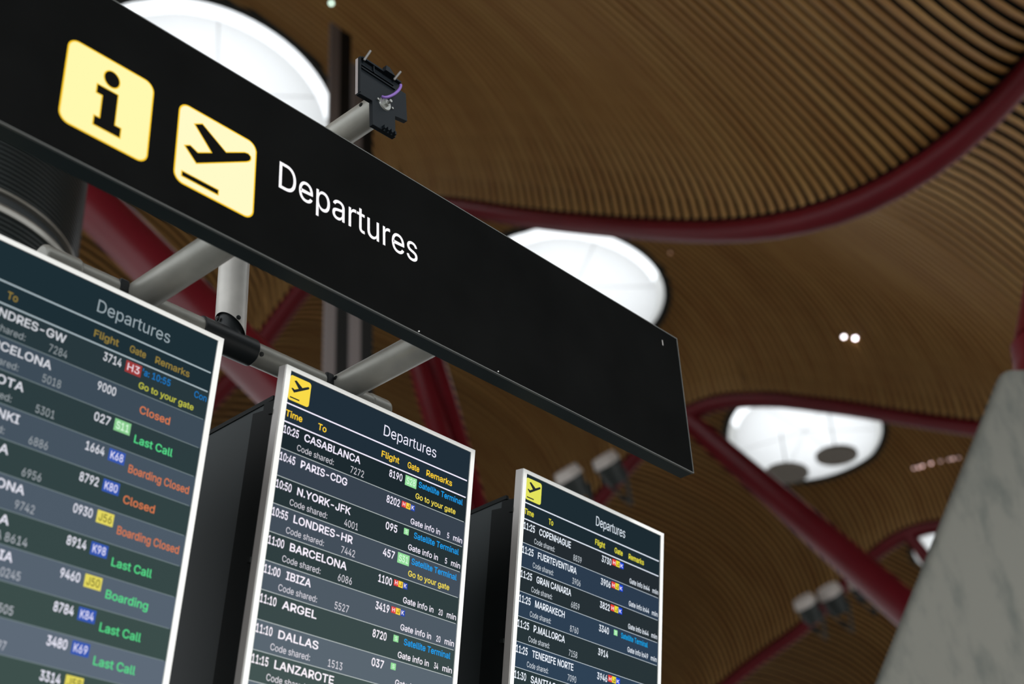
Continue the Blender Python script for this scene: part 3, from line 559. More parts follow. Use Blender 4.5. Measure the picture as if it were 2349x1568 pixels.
def lift(x, y):
    """The farther beams stand a little higher on their flank than the nearest one."""
    return np.clip((np.asarray(x, float) - 13) / 9.0, 0, 1) * np.interp(y, (4, 8, 10.6, 11.6, 12.6), (0.30, 0.36, 0.26, 0.12, 0.0))


def ceil_z(x, y):                           # relative to the camera
    u = np.clip((((x + 5) % 9.0) - 4.5) / 4.38, -1, 1)
    r = rise(y, x)
    g = np.maximum(0.0, 1 - np.abs(u) ** np.interp(r, (0.4, 1.5), (2.0, 2.7))) ** np.interp(r, (0.4, 1.5), (0.9, 0.5))
    return beam_z(y) + lift(x, y) + 0.15 + r * g


SKYLIGHTS = [  # centre x, y and half axes, from the camera
    (10.4, 14.6, 2.1, 1.6), (18.8, 14.3, 1.95, 1.6), (27.45, 14.5, 2.1, 1.65), (36.3, 14.6, 2.0, 1.65)]


def build_ceiling():
    pitch, half, thick = 0.133, 0.035, 0.03
    V, Fc = [], []
    base = 0
    g = np.linspace(0, 1, 23)
    for xb in [b - CX for b in BEAM_X[:-1]]:
        for y in np.arange(0.2, 46, pitch):
            spans = [(xb + 0.12, xb + 8.88)]
            for sx, sy, a, b in SKYLIGHTS:
                if xb < sx < xb + 9 and abs(y - sy) < b * 1.03:
                    h = a * 1.03 * math.sqrt(1 - ((y - sy) / (b * 1.03)) ** 2)
                    spans = [(xb + 0.12, sx - h), (sx + h, xb + 8.88)]
            for a0, a1 in spans:
                m = len(g) if len(spans) == 1 else 13
                t = 0.5 - 0.5 * np.cos(PI * np.linspace(0, 1, m)) if len(spans) == 1 else np.linspace(0, 1, m)
                xs = a0 + (a1 - a0) * t
                z = ceil_z(xs, np.full(m, y))
                pts = np.empty((m, 4, 3))
                for k, (dy, dz) in enumerate(((-half, thick), (-half, 0), (half, 0), (half, thick))):
                    pts[:, k, 0] = xs + CX
                    pts[:, k, 1] = y + dy + CY
                    pts[:, k, 2] = z + dz + CZ
                V.append(pts.reshape(-1, 3))
                i = base + 4 * np.arange(m - 1)
                for k in range(3):
                    Fc.append(np.stack([i + k, i + k + 1, i + k + 5, i + k + 4], 1))
                base += 4 * m
    V = np.concatenate(V)
    Fc = np.concatenate(Fc)
    # dark roof void above the slats
    x = np.arange(-5, 67.01, 0.3)
    y = np.arange(0, 46.01, 0.3)
    X, Y = np.meshgrid(x, y)
    Zv = ceil_z(X, Y) + 0.35
    nv = len(V)
    V2 = np.stack([X + CX, Y + CY, Zv + CZ], -1).reshape(-1, 3)
    nx, ny = len(x), len(y)
    i, j = np.meshgrid(np.arange(nx - 1), np.arange(ny - 1))
    a = (j * nx + i)
    quads = np.stack([a, a + nx, a + nx + 1, a + 1], -1).reshape(-1, 4)
    cx, cy = (X[:-1, :-1] + 0.15).reshape(-1), (Y[:-1, :-1] + 0.15).reshape(-1)
    keep = np.ones(len(quads), bool)
    for sx, sy, aa, bb in SKYLIGHTS:
        keep &= ((cx - sx) / (aa + 0.3)) ** 2 + ((cy - sy) / (bb + 0.3)) ** 2 > 1
    quads = quads[keep] + nv
    V = np.concatenate([V, V2])
    Fa = np.concatenate([Fc, quads])
    me = bpy.data.meshes.new('ceiling')
    me.vertices.add(len(V))
    me.vertices.foreach_set('co', V.reshape(-1))
    me.loops.add(len(Fa) * 4)
    me.loops.foreach_set('vertex_index', Fa.reshape(-1).astype(np.int32))
    me.polygons.add(len(Fa))
    me.polygons.foreach_set('loop_start', np.arange(0, len(Fa) * 4, 4, dtype=np.int32))
    me.materials.append(M['wood'])
    me.materials.append(M['void'])
    me.polygons.foreach_set('material_index', np.concatenate([np.zeros(len(Fc), np.int32), np.ones(len(quads), np.int32)]))
    me.update()
    me.validate()
    o = bpy.data.objects.new('ceiling', me)
    COL.objects.link(o)
    o['kind'] = 'structure'
    o['label'] = 'wavy ceiling of narrow bamboo slats with dark gaps'


build_ceiling()
fl = MB().add([(-60, -60, 0), (110, -60, 0), (110, 90, 0), (-60, 90, 0)], [(0, 1, 2, 3)]).build('floor', M['floor'])
fl['kind'] = 'structure'
# added unseen wall behind the viewer; keeps the sun off the deep ceiling and struts
wf = MB().box((-60, -20.4, 11.8), (110, -20.0, 30)).build('sun_blocker_wall', M['concrete'])
tag(wf, 'added wall out of sight behind the viewer, blocking sun from the deep hall', 'sun blocker')


def cpt(x, y, z):                           # camera-relative point to world
    return Vector((CX + x, CY + y, CZ + z))


# red beams
BEAM_LABEL = {1: 'red wavy roof beam with the wood slats meeting it at upper right of the sign',
              2: 'red roof beam arching over the partly hidden oval skylight right of the sign',
              3: 'farthest clearly seen thin red roof beam, low beside the concrete pier'}
for k, bx in enumerate(BEAM_X):
    mb = MB()
    ys = np.arange(0.0, 46.01, 0.4)
    sec = [(0.165 * math.cos(PI * (q + .5) / 6), 0.16 * math.sin(PI * (q + .5) / 6)) for q in range(12)][::-1]
    vs, fs = [], []
    for y in ys:
        z = float(beam_z(y)) + float(lift(bx - CX, y))
        vs += [(bx + dx, CY + y, CZ + z + dz) for dx, dz in sec]
    n = len(sec)
    for i in range(len(ys) - 1):
        fs += [(i * n + j, i * n + (j + 1) % n, (i + 1) * n + (j + 1) % n, (i + 1) * n + j) for j in range(n)]
    fs += [tuple(range(n)), tuple(range((len(ys) - 1) * n, len(ys) * n))]
    mb.add(vs, fs)
    o = mb.build('roof_beam', M['red'], smooth=True)
    web = MB()
    vs, fs = [], []
    for y in ys:
        z = float(beam_z(y)) + float(lift(bx - CX, y))
        vs += [(bx + dx, CY + y, CZ + z + dz) for dx, dz in ((-0.05, 0.10), (0.05, 0.10), (0.05, 0.62), (-0.05, 0.62))]
    for i in range(len(ys) - 1):
        fs += [(i * 4 + j, i * 4 + (j + 1) % 4, (i + 1) * 4 + (j + 1) % 4, (i + 1) * 4 + j) for j in range(4)]
    web.add(vs, fs).build('web', M['void'], o)
    seen = {1: BEAM_LABEL[1], 2: BEAM_LABEL[2]}
    idx = k - 1
    lab = {1: BEAM_LABEL[1], 2: BEAM_LABEL[2], 3: BEAM_LABEL[3]}.get(idx, 'red wavy roof beam out of sight beyond the visible bays')
    tag(o, lab, 'beam', 'red beams crossing the ceiling')

# skylights
SKY_LABEL = ['large bright oval skylight behind the upper left of the black sign',
             'bright oval skylight half hidden by the right part of the black sign',
             'bright oval skylight cut by a red strut, with a grey disc hanging in it',
             'small bright skylight beside the concrete pier, lowest of the skylights']
for (sx, sy, a, b), lab in zip(SKYLIGHTS, SKY_LABEL):
    zc = float(ceil_z(sx, sy))
    r = thing('skylight', lab, 'skylight', tuple(cpt(sx, sy, zc)), 'oval skylights in the bamboo ceiling')
    n = 72
    vs, fs = [], []
    for ring, (k, dz) in enumerate(((1.0, -0.03), (1.0, 1.1), (1.05, 1.1), (1.05, -0.03))):
        for i in range(n):
            c, s = math.cos(2 * PI * i / n), math.sin(2 * PI * i / n)
            x, y = sx + a * c, sy + b * s
            z = float(ceil_z(np.float64(x), np.float64(y)))
            top = zc + dz * 0.4 if ring in (1, 2) else z + dz
            vs.append(cpt(sx + a * k * c, sy + b * k * s, top))
    for q in range(3):
        fs += [(q * n + i, q * n + (i + 1) % n, (q + 1) * n + (i + 1) % n, (q + 1) * n + i) for i in range(n)]
    MB().add(vs, fs).build('kerb', M['kerb'], r, smooth=True)
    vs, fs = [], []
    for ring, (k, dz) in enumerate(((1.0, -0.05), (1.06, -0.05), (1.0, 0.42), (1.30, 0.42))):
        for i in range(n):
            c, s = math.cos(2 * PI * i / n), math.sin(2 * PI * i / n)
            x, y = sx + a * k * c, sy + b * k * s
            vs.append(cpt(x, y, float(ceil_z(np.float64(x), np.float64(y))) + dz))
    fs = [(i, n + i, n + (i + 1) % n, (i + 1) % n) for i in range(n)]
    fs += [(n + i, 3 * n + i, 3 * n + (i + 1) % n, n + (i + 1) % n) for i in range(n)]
    MB().add(vs, fs).build('dark_lip', M['kerb_dark'], r)  # dark ring; the shadow gap round the opening is put into its colour
    ez = float(ceil_z(np.float64(sx + a), np.float64(sy)))
    vs = [cpt(sx + 0.92 * a * math.cos(2 * PI * i / n), sy + 0.91 * b * math.sin(2 * PI * i / n),
              float(ceil_z(np.float64(sx + 0.92 * a * math.cos(2 * PI * i / n)), np.float64(sy + 0.91 * b * math.sin(2 * PI * i / n)))) - 0.18) for i in range(n)]
    vs.append(cpt(sx, sy, zc - 0.18))
    MB().add(vs, [(i, (i + 1) % n, n) for i in range(n)]).build('diffuser', M['membrane'], r, smooth=True)
    for i in range(0, n, 12):
        MB().tube(vs[i] + Vector((0, 0, -0.012)), vs[-1] + Vector((0, 0, -0.012)), 0.007, n=6).build('rib', M['rib'], r)

# ------------------------------------------------------------------ pillar struts and piers
def strut(pts, label, group='red pillar struts'):
    """pts: (point, radius) along the strut."""
    mb = MB()
    n = 32
    vs, fs = [], []
    d = (pts[-1][0] - pts[0][0]).normalized()
    u = d.orthogonal().normalized()
    w = d.cross(u)
    for p, r in pts:
        vs += [p + u * r * math.cos(2 * PI * i / n) + w * r * math.sin(2 * PI * i / n) for i in range(n)]
    for k in range(len(pts) - 1):
        fs += [(k * n + i, k * n + (i + 1) % n, (k + 1) * n + (i + 1) % n, (k + 1) * n + i) for i in range(n)]
    fs += [tuple(range(n - 1, -1, -1)), tuple(range((len(pts) - 1) * n, len(pts) * n))]
    return tag(mb.add(vs, fs).build('pillar_strut', M['red'], smooth=True), label, 'strut', group)


def lerp(p, q, t):
    return p + (q - p) * t


p, q = cpt(22, 14.1, 13.5), cpt(22, 7.2, 4.3)
strut([(p, 0.21), (lerp(p, q, .35), 0.29), (lerp(p, q, .7), 0.33), (q, 0.26)], 'long red strut sloping down from the cut skylight to behind the concrete pier')
p, q = cpt(4.0, 13.9, 13.6), cpt(7.15, 6.5, 3.8)
strut([(p, 0.17), (lerp(p, q, .4), 0.24), (lerp(p, q, .7), 0.22), (q, 0.17)], 'thick dark red strut sloping behind the pipes, under the icons of the sign')
p, q = cpt(13, 13.6, 13.3), cpt(12.0, 10.6, 5.6)
strut([(p, 0.13), (lerp(p, q, .5), 0.155), (q, 0.13)], 'left of two red struts side by side above the middle screen', 'twin red struts')
p, q = cpt(13, 13.2, 13.1), cpt(12.6, 11.0, 6.2)
strut([(p, 0.13), (lerp(p, q, .5), 0.15), (q, 0.13)], 'right of two red struts side by side above the middle screen', 'twin red struts')
p, q = cpt(31, 14.1, 13.7), cpt(31, 12.9, 11.0)
strut([(p, 0.14), (q, 0.2)], 'short dark red strut crossing the lowest small skylight')

# concrete pier at the right: a battered block with a rounded corner towards the viewer, the red strut on top
pe, pf = Vector((0.73, -0.683, 0)), Vector((0.97, 0.243, 0))
A_, B_ = cpt(9.5, 3.37, 5.23), cpt(5.86, 5.66, -1.65)
pr_ = thing('concrete_pier', 'grey stained concrete pier leaning in at the right edge', 'pier', (B_.x + 2.5, B_.y - 1.0, 0))


def pier_ring(t, inset=0.0):
    c = lerp(A_, B_, t)
    w, d, r = 2.0 + 4.6 * t, 1.0 + 1.2 * t, 0.13
    pts = []
    for u, v, a0 in ((r, d - r, 90), (w - r, d - r, 0), (w - r, r, -90), (r, r, -180)):
        for q in range(7):
            a = math.radians(a0 + 90 * (1 - q / 6))
            pts.append(c + pe * (u + (r - inset) * math.cos(a)) + pf * (v + (r - inset) * math.sin(a)))
    return pts


lev = [(0.0, 0.07), (0.002, 0.03), (0.006, 0.008), (0.012, 0.0), (0.25, 0.0), (0.5, 0.0), (0.75, 0.0), (1.0, 0.0)]
vs, fs = [], []
for t, ins in lev:
    vs += pier_ring(t, ins)
n = len(pier_ring(0))
for k in range(len(lev) - 1):
    fs += [(k * n + i, k * n + (i + 1) % n, (k + 1) * n + (i + 1) % n, (k + 1) * n + i) for i in range(n)]
fs += [tuple(range(n)), tuple(range((len(lev) - 1) * n, len(lev) * n))]
MB().add(vs, fs).build('block', M['concrete'], pr_, smooth=True)
T = A_ + pe * 0.74 + Vector((0.683, 0.73, 0)) * 0.45
o = MB().lathe(T, [(0.56, -0.01), (0.48, 0.05), (0.37, 0.20), (0.335, 0.34), (0.32, 0.5)], 40, caps=True).build('strut_socket', M['red'], pr_, smooth=True)
o['label'] = 'red flared socket'
q = cpt(13, 2.6, 11.0)
strut([(T + Vector((0, 0, 0.42)), 0.31), (lerp(T, q, .5), 0.30), (q, 0.2)], 'red strut rising out of the top of the concrete pier')

# tall dark twin mast far behind the sign
mx, my = 9.18, 10.55
mast = thing('mast', 'tall grey twin mast rising behind the black sign', 'mast', tuple(cpt(mx, my, -CZ)))
for k, (dx, dy, top) in enumerate(((0, 0, 13.3), (0.41, 0.03, 12.9))):
    c = cpt(mx + dx, my + dy, 0)
    MB().box((c.x, c.y - 0.02, 0), (c.x + 0.16, c.y + 0.01, CZ + top)).build('post', M['mast'], mast)
    MB().box((c.x + 0.16, c.y - 0.015, 0), (c.x + 0.36, c.y + 0.02, CZ + top)).build('channel', M['mast_dark'], mast)

# dark ribbed ventilation drum at the left
dc = cpt(2.93, 6.886, 0)
dr = thing('ventilation_drum', 'big dark ribbed ventilation drum at the left edge behind the first screen', 'ventilation drum', (dc.x, dc.y, 0))


def ribs(z0, z1, R=0.886, p=0.031):
    prof = []
    z = z0
    while z < z1 - 1e-6:
        prof += [(R - 0.012, z), (R - 0.012, z + 0.007), (R, z + 0.011), (R, z + p - 0.004)]
        z += p
    return prof


zb = CZ + 4.70
MB().lathe((dc.x, dc.y, 0), [(0.80, 0.0), (0.80, CZ + 1.2)] + ribs(CZ + 1.2, zb - 0.02), 96).build('lower_shell', M['drum'], dr, smooth=True)
MB().lathe((dc.x, dc.y, 0), ribs(zb + 0.132, CZ + 7.4) + [(0.6, CZ + 7.5), (0.01, CZ + 7.5)], 96).build('upper_shell', M['drum'], dr, smooth=True)
MB().lathe((dc.x, dc.y, 0), [(0.84, zb - 0.018), (0.895, zb - 0.010), (0.905, zb + 0.014), (0.895, zb + 0.034), (0.84, zb + 0.04)], 96).build('bright_band', M['drum_band'], dr, smooth=True)
MB().lathe((dc.x, dc.y, 0), [(0.85, zb + 0.035), (0.86, zb + 0.115)], 96).build('recess', M['joint'], dr, smooth=True)
MB().lathe((dc.x, dc.y, 0), [(0.85, zb + 0.112), (0.89, zb + 0.116), (0.89, zb + 0.130), (0.85, zb + 0.134)], 96).build('thin_band', M['drum_band'], dr, smooth=True)


# ------------------------------------------------------------------ small fittings on the ceiling
def ray_dir(px, py):
    return (right * ((px - 1174.5) / F_PX) + down * ((py - 784) / F_PX) + fwd)


def on_ceiling(px, py):
    """Point of the ceiling seen at a photograph pixel, camera-relative."""
    d = ray_dir(px, py)
    t = 8.0
    while t < 80:
        p = d * t
        if p.z > float(ceil_z(np.float64(p.x), np.float64(p.y))):
            return p
        t += 0.02
    return d * 40


LAMPS_GLINTS = [((1935, 768), 0.036, 7.0, (255, 244, 248), 'left of the bright pair of tiny ceiling lamps right of the sign', 'pair of bright ceiling lamps'),
         ((1961, 771), 0.040, 9.0, (255, 240, 248), 'right of the bright pair of tiny ceiling lamps right of the sign', 'pair of bright ceiling lamps'),
         ((1537, 576), 0.03, 0.6, (200, 150, 120), 'faint tiny ceiling lamp just under the wavy beam right of the half-hidden skylight', None),
         ((760, 3), 0.03, 3.0, (225, 255, 235), 'tiny bright lamp at the top edge above the mast', None)]
for k, (px, py) in enumerate([(2096, 1070), (2106, 1068), (2115, 1065), (2135, 1059), (2157, 1054), (2176, 1050), (2185, 1048), (2198, 1046)]):  # row of reflections, imitated by small glowing beads
    LAMPS_GLINTS.append(((px, py), 0.034, (1.3, 1.6, 2.2, 2.3, 0.8, 0.9, 1.5, 0.7)[k], (235, 195, 190),
                  'tiny glowing bead imitating a glint in the faint row left of the concrete pier', 'row of imitated ceiling glints'))
for (px, py), rad, k, c, lab, grp in LAMPS_GLINTS:
    p = on_ceiling(px, py)
    P = cpt(*p)
    L = thing('ceiling_lamp_or_glint', lab, 'lamp', tuple(P), grp)
    MB().lathe(P + Vector((0, 0, -0.01)), [(0.045, 0.08), (0.045, -0.01), (rad, -0.02)], 16).build('housing', M['lamp_body'], L)
    MB().sphere(P + Vector((0, 0, -0.035)), rad).build('bulb_or_glint', glow(c, k), L, smooth=True)

# grey mesh discs hanging below the third skylight
for (px, py), rx, ry, lab in (((1919, 1044), 0.50, 0.46, 'round grey mesh disc hanging in front of the cut skylight'),
                              ((1806, 1084), 0.56, 0.46, 'grey mesh disc half hidden behind the long red strut')):
    d = ray_dir(px, py)
    p = d * (14.3 / d.z)
    P = cpt(*p)
    L = thing('hanging_disc', lab, 'disc', tuple(P), 'mesh discs under the skylight')
    MB().lathe(P, [(0.001, 0.03), (1, 0.03), (1, -0.03), (0.001, -0.03)], 40, rx, ry).build('disc', M['disc'], L)
    ct = float(ceil_z(np.float64(p.x), np.float64(p.y)))
    MB().tube(P, cpt(p.x, p.y, ct - 0.25), 0.012, n=6).build('hanger', M['lamp_body'], L)


def spotlight(px, py, dist, aim, label, group, size=0.27):
    d = ray_dir(px, py)
    P = CAM + d * dist
    L = thing('spotlight', label, 'spotlight', tuple(P), group)
    a = Vector(aim).normalized()
    MB().tube(P, P - a * size * 1.5, size * 0.92, size * 0.66, 28).build('housing', M['lamp_body'], L, smooth=True)
    MB().tube(P - a * 0.02, P + a * size * 0.55, size * 0.95, size * 0.80, 28).build('reflector_cap', M['lamp_cap'], L, smooth=True)
    mb = MB()
    s = a.cross(Vector((0, 0, 1))).normalized()
    mb.tube(P - a * size * 0.9 + s * size * 0.95, P - a * size * 0.9 - s * size * 0.95, 0.035, n=8)
    mb.tube(P - a * size * 0.9 + s * size * 0.95, P - a * size * 3.2, 0.035, n=8)
    mb.tube(P - a * size * 0.9 - s * size * 0.95, P - a * size * 3.2, 0.035, n=8)
    mb.build('yoke', M['lamp_body'], L)
    return L


AIM = (-0.64, 0.05, 0.75)
spotlight(1306, 1093, 25.0, AIM, 'left of two blurred spotlights between the middle and right screens', 'spotlights by the dark beam', 0.27)
spotlight(1392, 1062, 26.0, AIM, 'right of two blurred spotlights, against the dark red beam', 'spotlights by the dark beam', 0.27)
spotlight(1848, 1385, 33.0, AIM, 'leftmost of three silver spotlights under the long red strut', 'spotlights under the long strut', 0.29)
spotlight(1905, 1362, 33.5, AIM, 'middle of three silver spotlights under the long red strut', 'spotlights under the long strut', 0.32)
spotlight(1968, 1338, 34.0, AIM, 'rightmost of three silver spotlights, tucked close under the long red strut', 'spotlights under the long strut', 0.26)
spotlight(1672, 1052, 29.0, AIM, 'dim spotlight tucked beneath the upper end of the long red strut', None, 0.16)

# ================================================================== the black sign
def S(x, z):
    return (x, z + Z0)


SL, SR, SH, SD = -3.45, 0.0, 0.6, 0.06
sign = thing('information_sign', 'long black hanging sign with two lit yellow pictograms and the word Departures', 'sign', (-1.7, 0.03, Z0))
MB().box((SL, 0.004, Z0 + 0.001), (SR - 0.002, SD, Z0 + SH - 0.001)).build('housing', M['sidebox'], sign)
MB().box((SL + 0.004, 0.0, Z0 + 0.004), (SR - 0.004, 0.004, Z0 + SH - 0.004)).build('face', M['face'], sign)
mb = MB()
t = 0.0032
mb.box((SL, -0.002, Z0), (SR, 0.006, Z0 + t)).box((SL, -0.002, Z0 + SH - t), (SR, 0.006, Z0 + SH))
mb.box((SL, -0.002, Z0 + t), (SL + t, 0.006, Z0 + SH - t)).box((SR - t, -0.002, Z0 + t), (SR, 0.006, Z0 + SH - t))
mb.build('edge_trim', M['trim'], sign)
for x, z in ((-1.4708, 0.0103), (-1.1015, 0.0109)):
    MB().tube((x, 0.0, Z0 + z), (x, -0.003, Z0 + z), 0.0022, n=10).build('screw', M['frame'], sign)  # white heads; the screws' glint is put into their colour
MB().box((-0.108, -0.001, Z0 + 0.525), (-0.103, 0.0, Z0 + 0.549)).build('scratch', M['frame_side'], sign)

AMBER = glow((255, 205, 45), 1.0)
PALE = glow((255, 250, 176), 1.0)
PALE2 = glow((255, 251, 200), 1.0)
Ir = round_rect(-2.783, -2.505, 0.1005, 0.3865, 0.034)
Pr = round_rect(-2.4195, -2.138, 0.100, 0.3805, 0.034)
stem = [(-2.6815, 0.2785), (-2.6174, 0.2785), (-2.6174, 0.1732), (-2.5976, 0.1732), (-2.5976, 0.1423), (-2.6798, 0.1423), (-2.6798, 0.1711), (-2.6623, 0.1711), (-2.6623, 0.2509), (-2.6815, 0.2509)]
dot = [(-2.6405 + 0.0235 * math.cos(2 * PI * i / 32), 0.3203 + 0.0262 * math.sin(2 * PI * i / 32)) for i in range(32)]


def sq(poly, x0, x1, z0, z1):
    return [(x0 + (x1 - x0) * a, z0 + (z1 - z0) * b) for a, b in poly]


for rect, pale, glyphs, nm in ((Ir, PALE, (('letter_stem', stem), ('letter_dot', dot)), 'information_pictogram'),
                               (Pr, PALE2, (('aircraft_symbol', sq(PLANE, -2.4190, -2.1385, 0.1003, 0.380)), ('runway_line', sq(DASH, -2.4190, -2.1385, 0.1003, 0.380))), 'departure_pictogram')):
    o = flat([(x, z + Z0) for x, z in rect], -0.0006).build(nm, AMBER, sign)
    flat([(x, z + Z0) for x, z in offset_poly(rect, -0.0050)], -0.0010).build('lit_panel', pale, o)
    for gn, poly in glyphs:
        flat([(x, z + Z0) for x, z in offset_poly(poly, 0.0036)], -0.0014).build(gn + '_edge', AMBER, o)
        flat([(x, z + Z0) for x, z in poly], -0.0018).build(gn, M['face'], o)
text_mesh('Departures', -2.0505, -1.4700, Z0 + 0.2690, 0.0975, -0.0008, 0.004).build('lettering', glow((255, 252, 255), 1.1), sign)

# ------------------------------------------------------------------ pipe frame that carries the sign
PY, PZ = 0.52, Z0 + 0.058
UZ = Z0 + 0.888
frame = thing('pipe_frame', 'grey metal pipe frame with bolted joints between the sign and the screens', 'frame', (-3.75, PY, 0))
MB().tube((-2.49, PY, PZ), (-1.125, PY, PZ), 0.0405).build('horizontal_pipe', M['tube'], frame, smooth=True)
MB().tube((-3.75, PY, UZ), (-1.40, PY, UZ), 0.0405).build('upper_pipe', M['tube'], frame, smooth=True)
MB().tube((-3.75, PY, 0), (-3.75, PY, UZ + 0.04), 0.05).build('floor_post', M['tube'], frame, smooth=True)
# vertical pipe with a slanting lower end over the black tee joint
mb = MB()
n = 40
xv = -1.806
vs = []
for z_of in (0, 1):
    for i in range(n):
        a = 2 * PI * i / n
        x, y = 0.0505 * math.cos(a), 0.0505 * math.sin(a)
        zz = UZ - 0.04 if z_of else PZ + 0.052 - 0.80 * x
        vs.append((xv + x, PY + y, zz))
fs = [(i, (i + 1) % n, (i + 1) % n + n, i + n) for i in range(n)]
mb.add(vs, fs).build('vertical_pipe', M['tube_light'], frame, smooth=True)
mb = MB()
mb.tube((xv - 0.125, PY, PZ), (xv + 0.09, PY, PZ), 0.0465, n=40)
mb.tube((xv, PY, PZ), (xv, PY, PZ + 0.135), 0.042, n=40)
mb.build('tee_joint', M['joint'], frame, smooth=True, bevel=0.003)
MB().tube((-2.50, PY, PZ), (-2.375, PY, PZ), 0.0465, n=40).build('collar', M['tube'], frame, smooth=True, bevel=0.01)
MB().tube((-1.215, PY, PZ), (-1.118, PY, PZ), 0.0435, n=40).build('collar', M['tube'], frame, smooth=True, bevel=0.012)
for x in (-2.168, -1.345):
    MB().tube((x, PY - 0.02, PZ), (x, SD, PZ), 0.051, n=40).build('cross_tube', M['tube'], frame, smooth=True)
    MB().box((x - 0.082, PY - 0.042, PZ - 0.016), (x - 0.048, PY + 0.01, PZ + 0.030)).build('cross_clamp', M['joint'], frame, bevel=0.006)
XU = -1.5837
MB().tube((XU, PY, UZ), (XU, 0.052, UZ), 0.0505, n=40).build('upper_cross_tube', M['tube'], frame, smooth=True)


def bolt_at(px, py, axis_pt, axis_dir, rad, ptube):
    """bolt head on a tube's surface where the line of sight at that spot meets it"""
    d = ray_dir(px, py).normalized()
    a = Vector(axis_dir).normalized()
    w = CAM - Vector(axis_pt)
    dp, wp = d - a * d.dot(a), w - a * w.dot(a)
    A, B, Cc = dp.dot(dp), 2 * dp.dot(wp), wp.dot(wp) - rad * rad
    disc = B * B - 4 * A * Cc
    if disc < 0:
        return
    P = CAM + d * ((-B - math.sqrt(disc)) / (2 * A))
    nrm = (P - Vector(axis_pt))
    nrm = (nrm - a * nrm.dot(a)).normalized()
    mb = MB()
    mb.tube(P - nrm * 0.002, P + nrm * 0.003, 0.0085, 0.0075, 16)
    mb.tube(P + nrm * 0.003, P + nrm * 0.0045, 0.0045, 0.0045, 6)
    mb.build('bolt', M['bolt'], ptube, smooth=True)


bolt_at(282, 647, (-2.168, 0, PZ), (0, 1, 0), 0.051, frame)
bolt_at(770, 866, (-1.345, 0, PZ), (0, 1, 0), 0.051, frame)
bolt_at(499, 730, (xv, PY, 0), (0, 0, 1), 0.0505, frame)
bolt_at(547, 728, (xv, PY, 0), (0, 0, 1), 0.0505, frame)
bolt_at(600, 812, (0, PY, PZ), (1, 0, 0), 0.0405, frame)
bolt_at(578, 856, (0, PY, PZ), (1, 0, 0), 0.0405, frame)
bolt_at(491, 763, (0, PY, PZ), (1, 0, 0), 0.0405, frame)
bolt_at(828, 240, (XU, 0, UZ), (0, 1, 0), 0.0505, frame)

# bracket left without its sign, on the end of the upper tube
K = (0.03 + 2.7331268) / (2.7331268 - 0.03)


def bk(x, z, y=0.03):
    k = (y + 2.7331268) / (2.7031268)
    return (CX + k * (x - CX), CZ + k * (z + Z0 - CZ))


br = thing('mounting_bracket', 'black plastic mounting bracket with a purple cable above the sign', 'bracket', (XU, 0.03, UZ))
plate = [bk(*q) for q in ((-1.7545, 0.949), (-1.7550, 0.7945), (-1.6970, 0.7980), (-1.6950, 0.6985), (-1.5912, 0.7030), (-1.5925, 0.7935), (-1.5355, 0.8050), (-1.5400, 0.9240), (-1.5640, 0.9240), (-1.5720, 0.9490))]
MB().prism(plate, 0.030, 0.048).build('plate', M['plastic'], br, bevel=0.002)
mb = MB()
(xa, za), (xb2, zb2) = bk(-1.752, 0.949), bk(-1.572, 0.949)
mb.box((xa, 0.019, za - 0.004), (xb2, 0.034, za + 0.003))
for x, z, w_, h_ in ((-1.752, 0.905, 0.16, 0.005), (-1.75, 0.918, 0.15, 0.003)):
    (x_, z_) = bk(x, z)
    mb.box((x_, 0.024, z_), (x_ + w_, 0.032, z_ + h_))
(x_, z_) = bk(-1.70, 0.918)
mb.box((x_, 0.021, z_), (x_ + 0.004, 0.032, z_ + 0.035))
(x_, z_) = bk(-1.755, 0.80)
mb.box((x_ - 0.001, 0.026, z_), (x_ + 0.003, 0.05, z_ + 0.158))
mb.build('channel_rim', M['plastic'], br)
o = MB().box((bk(-1.7565, 0.8)[0], 0.038, bk(0, 0.80)[1]), (bk(-1.7535, 0.8)[0], 0.05, bk(0, 0.953)[1])).build('side_edge', M['mast'], br)  # pale strip; the lit edge of the black plate is put into its colour
mb = MB()
x_, z_ = bk(-1.655, 0.945)
mb.add([(x_, 0.008, z_), (x_ + 0.045, 0.008, z_), (x_ + 0.045, 0.03, z_), (x_, 0.03, z_), (x_ + 0.006, 0.012, z_ + 0.028), (x_ + 0.022, 0.012, z_ + 0.028), (x_ + 0.022, 0.03, z_ + 0.028), (x_ + 0.006, 0.03, z_ + 0.028)],
       [(3, 2, 1, 0), (4, 5, 6, 7), (0, 1, 5, 4), (1, 2, 6, 5), (2, 3, 7, 6), (3, 0, 4, 7)])
mb.build('latch', M['plastic'], br)
for (x, z, dx, dz) in ((-1.745, 0.946, 0.012, 0.030), (-1.607, 0.946, 0.014, 0.026)):
    x_, z_ = bk(x, z)
    MB().tube((x_, 0.02, z_ - 0.008), (x_ + dx, 0.0, z_ + dz), 0.0045, n=8).build('prong', M['rib_grey'], br, smooth=True)
for k in range(4):
    x_, z_ = bk(-1.655 + 0.016 * k, 0.7025)
    MB().box((x_, 0.016, z_ - 0.002), (x_ + 0.006, 0.031, z_ + 0.012)).build('tooth', M['plastic'], br)
dx_, dz_ = bk(-1.6414, 0.8165)
MB().tube((dx_, 0.030, dz_), (dx_, 0.025, dz_), 0.0265, 0.0245, 32).build('washer', M['steel'], br, smooth=True)
MB().tube((dx_ + 0.002, 0.026, dz_), (dx_ + 0.002, 0.016, dz_), 0.0125, 0.0115, 6).build('nut', M['steel'], br)
MB().tube((dx_ + 0.003, 0.018, dz_), (dx_ + 0.003, 0.001, dz_), 0.006, n=12).build('stud', M['steel'], br, smooth=True)
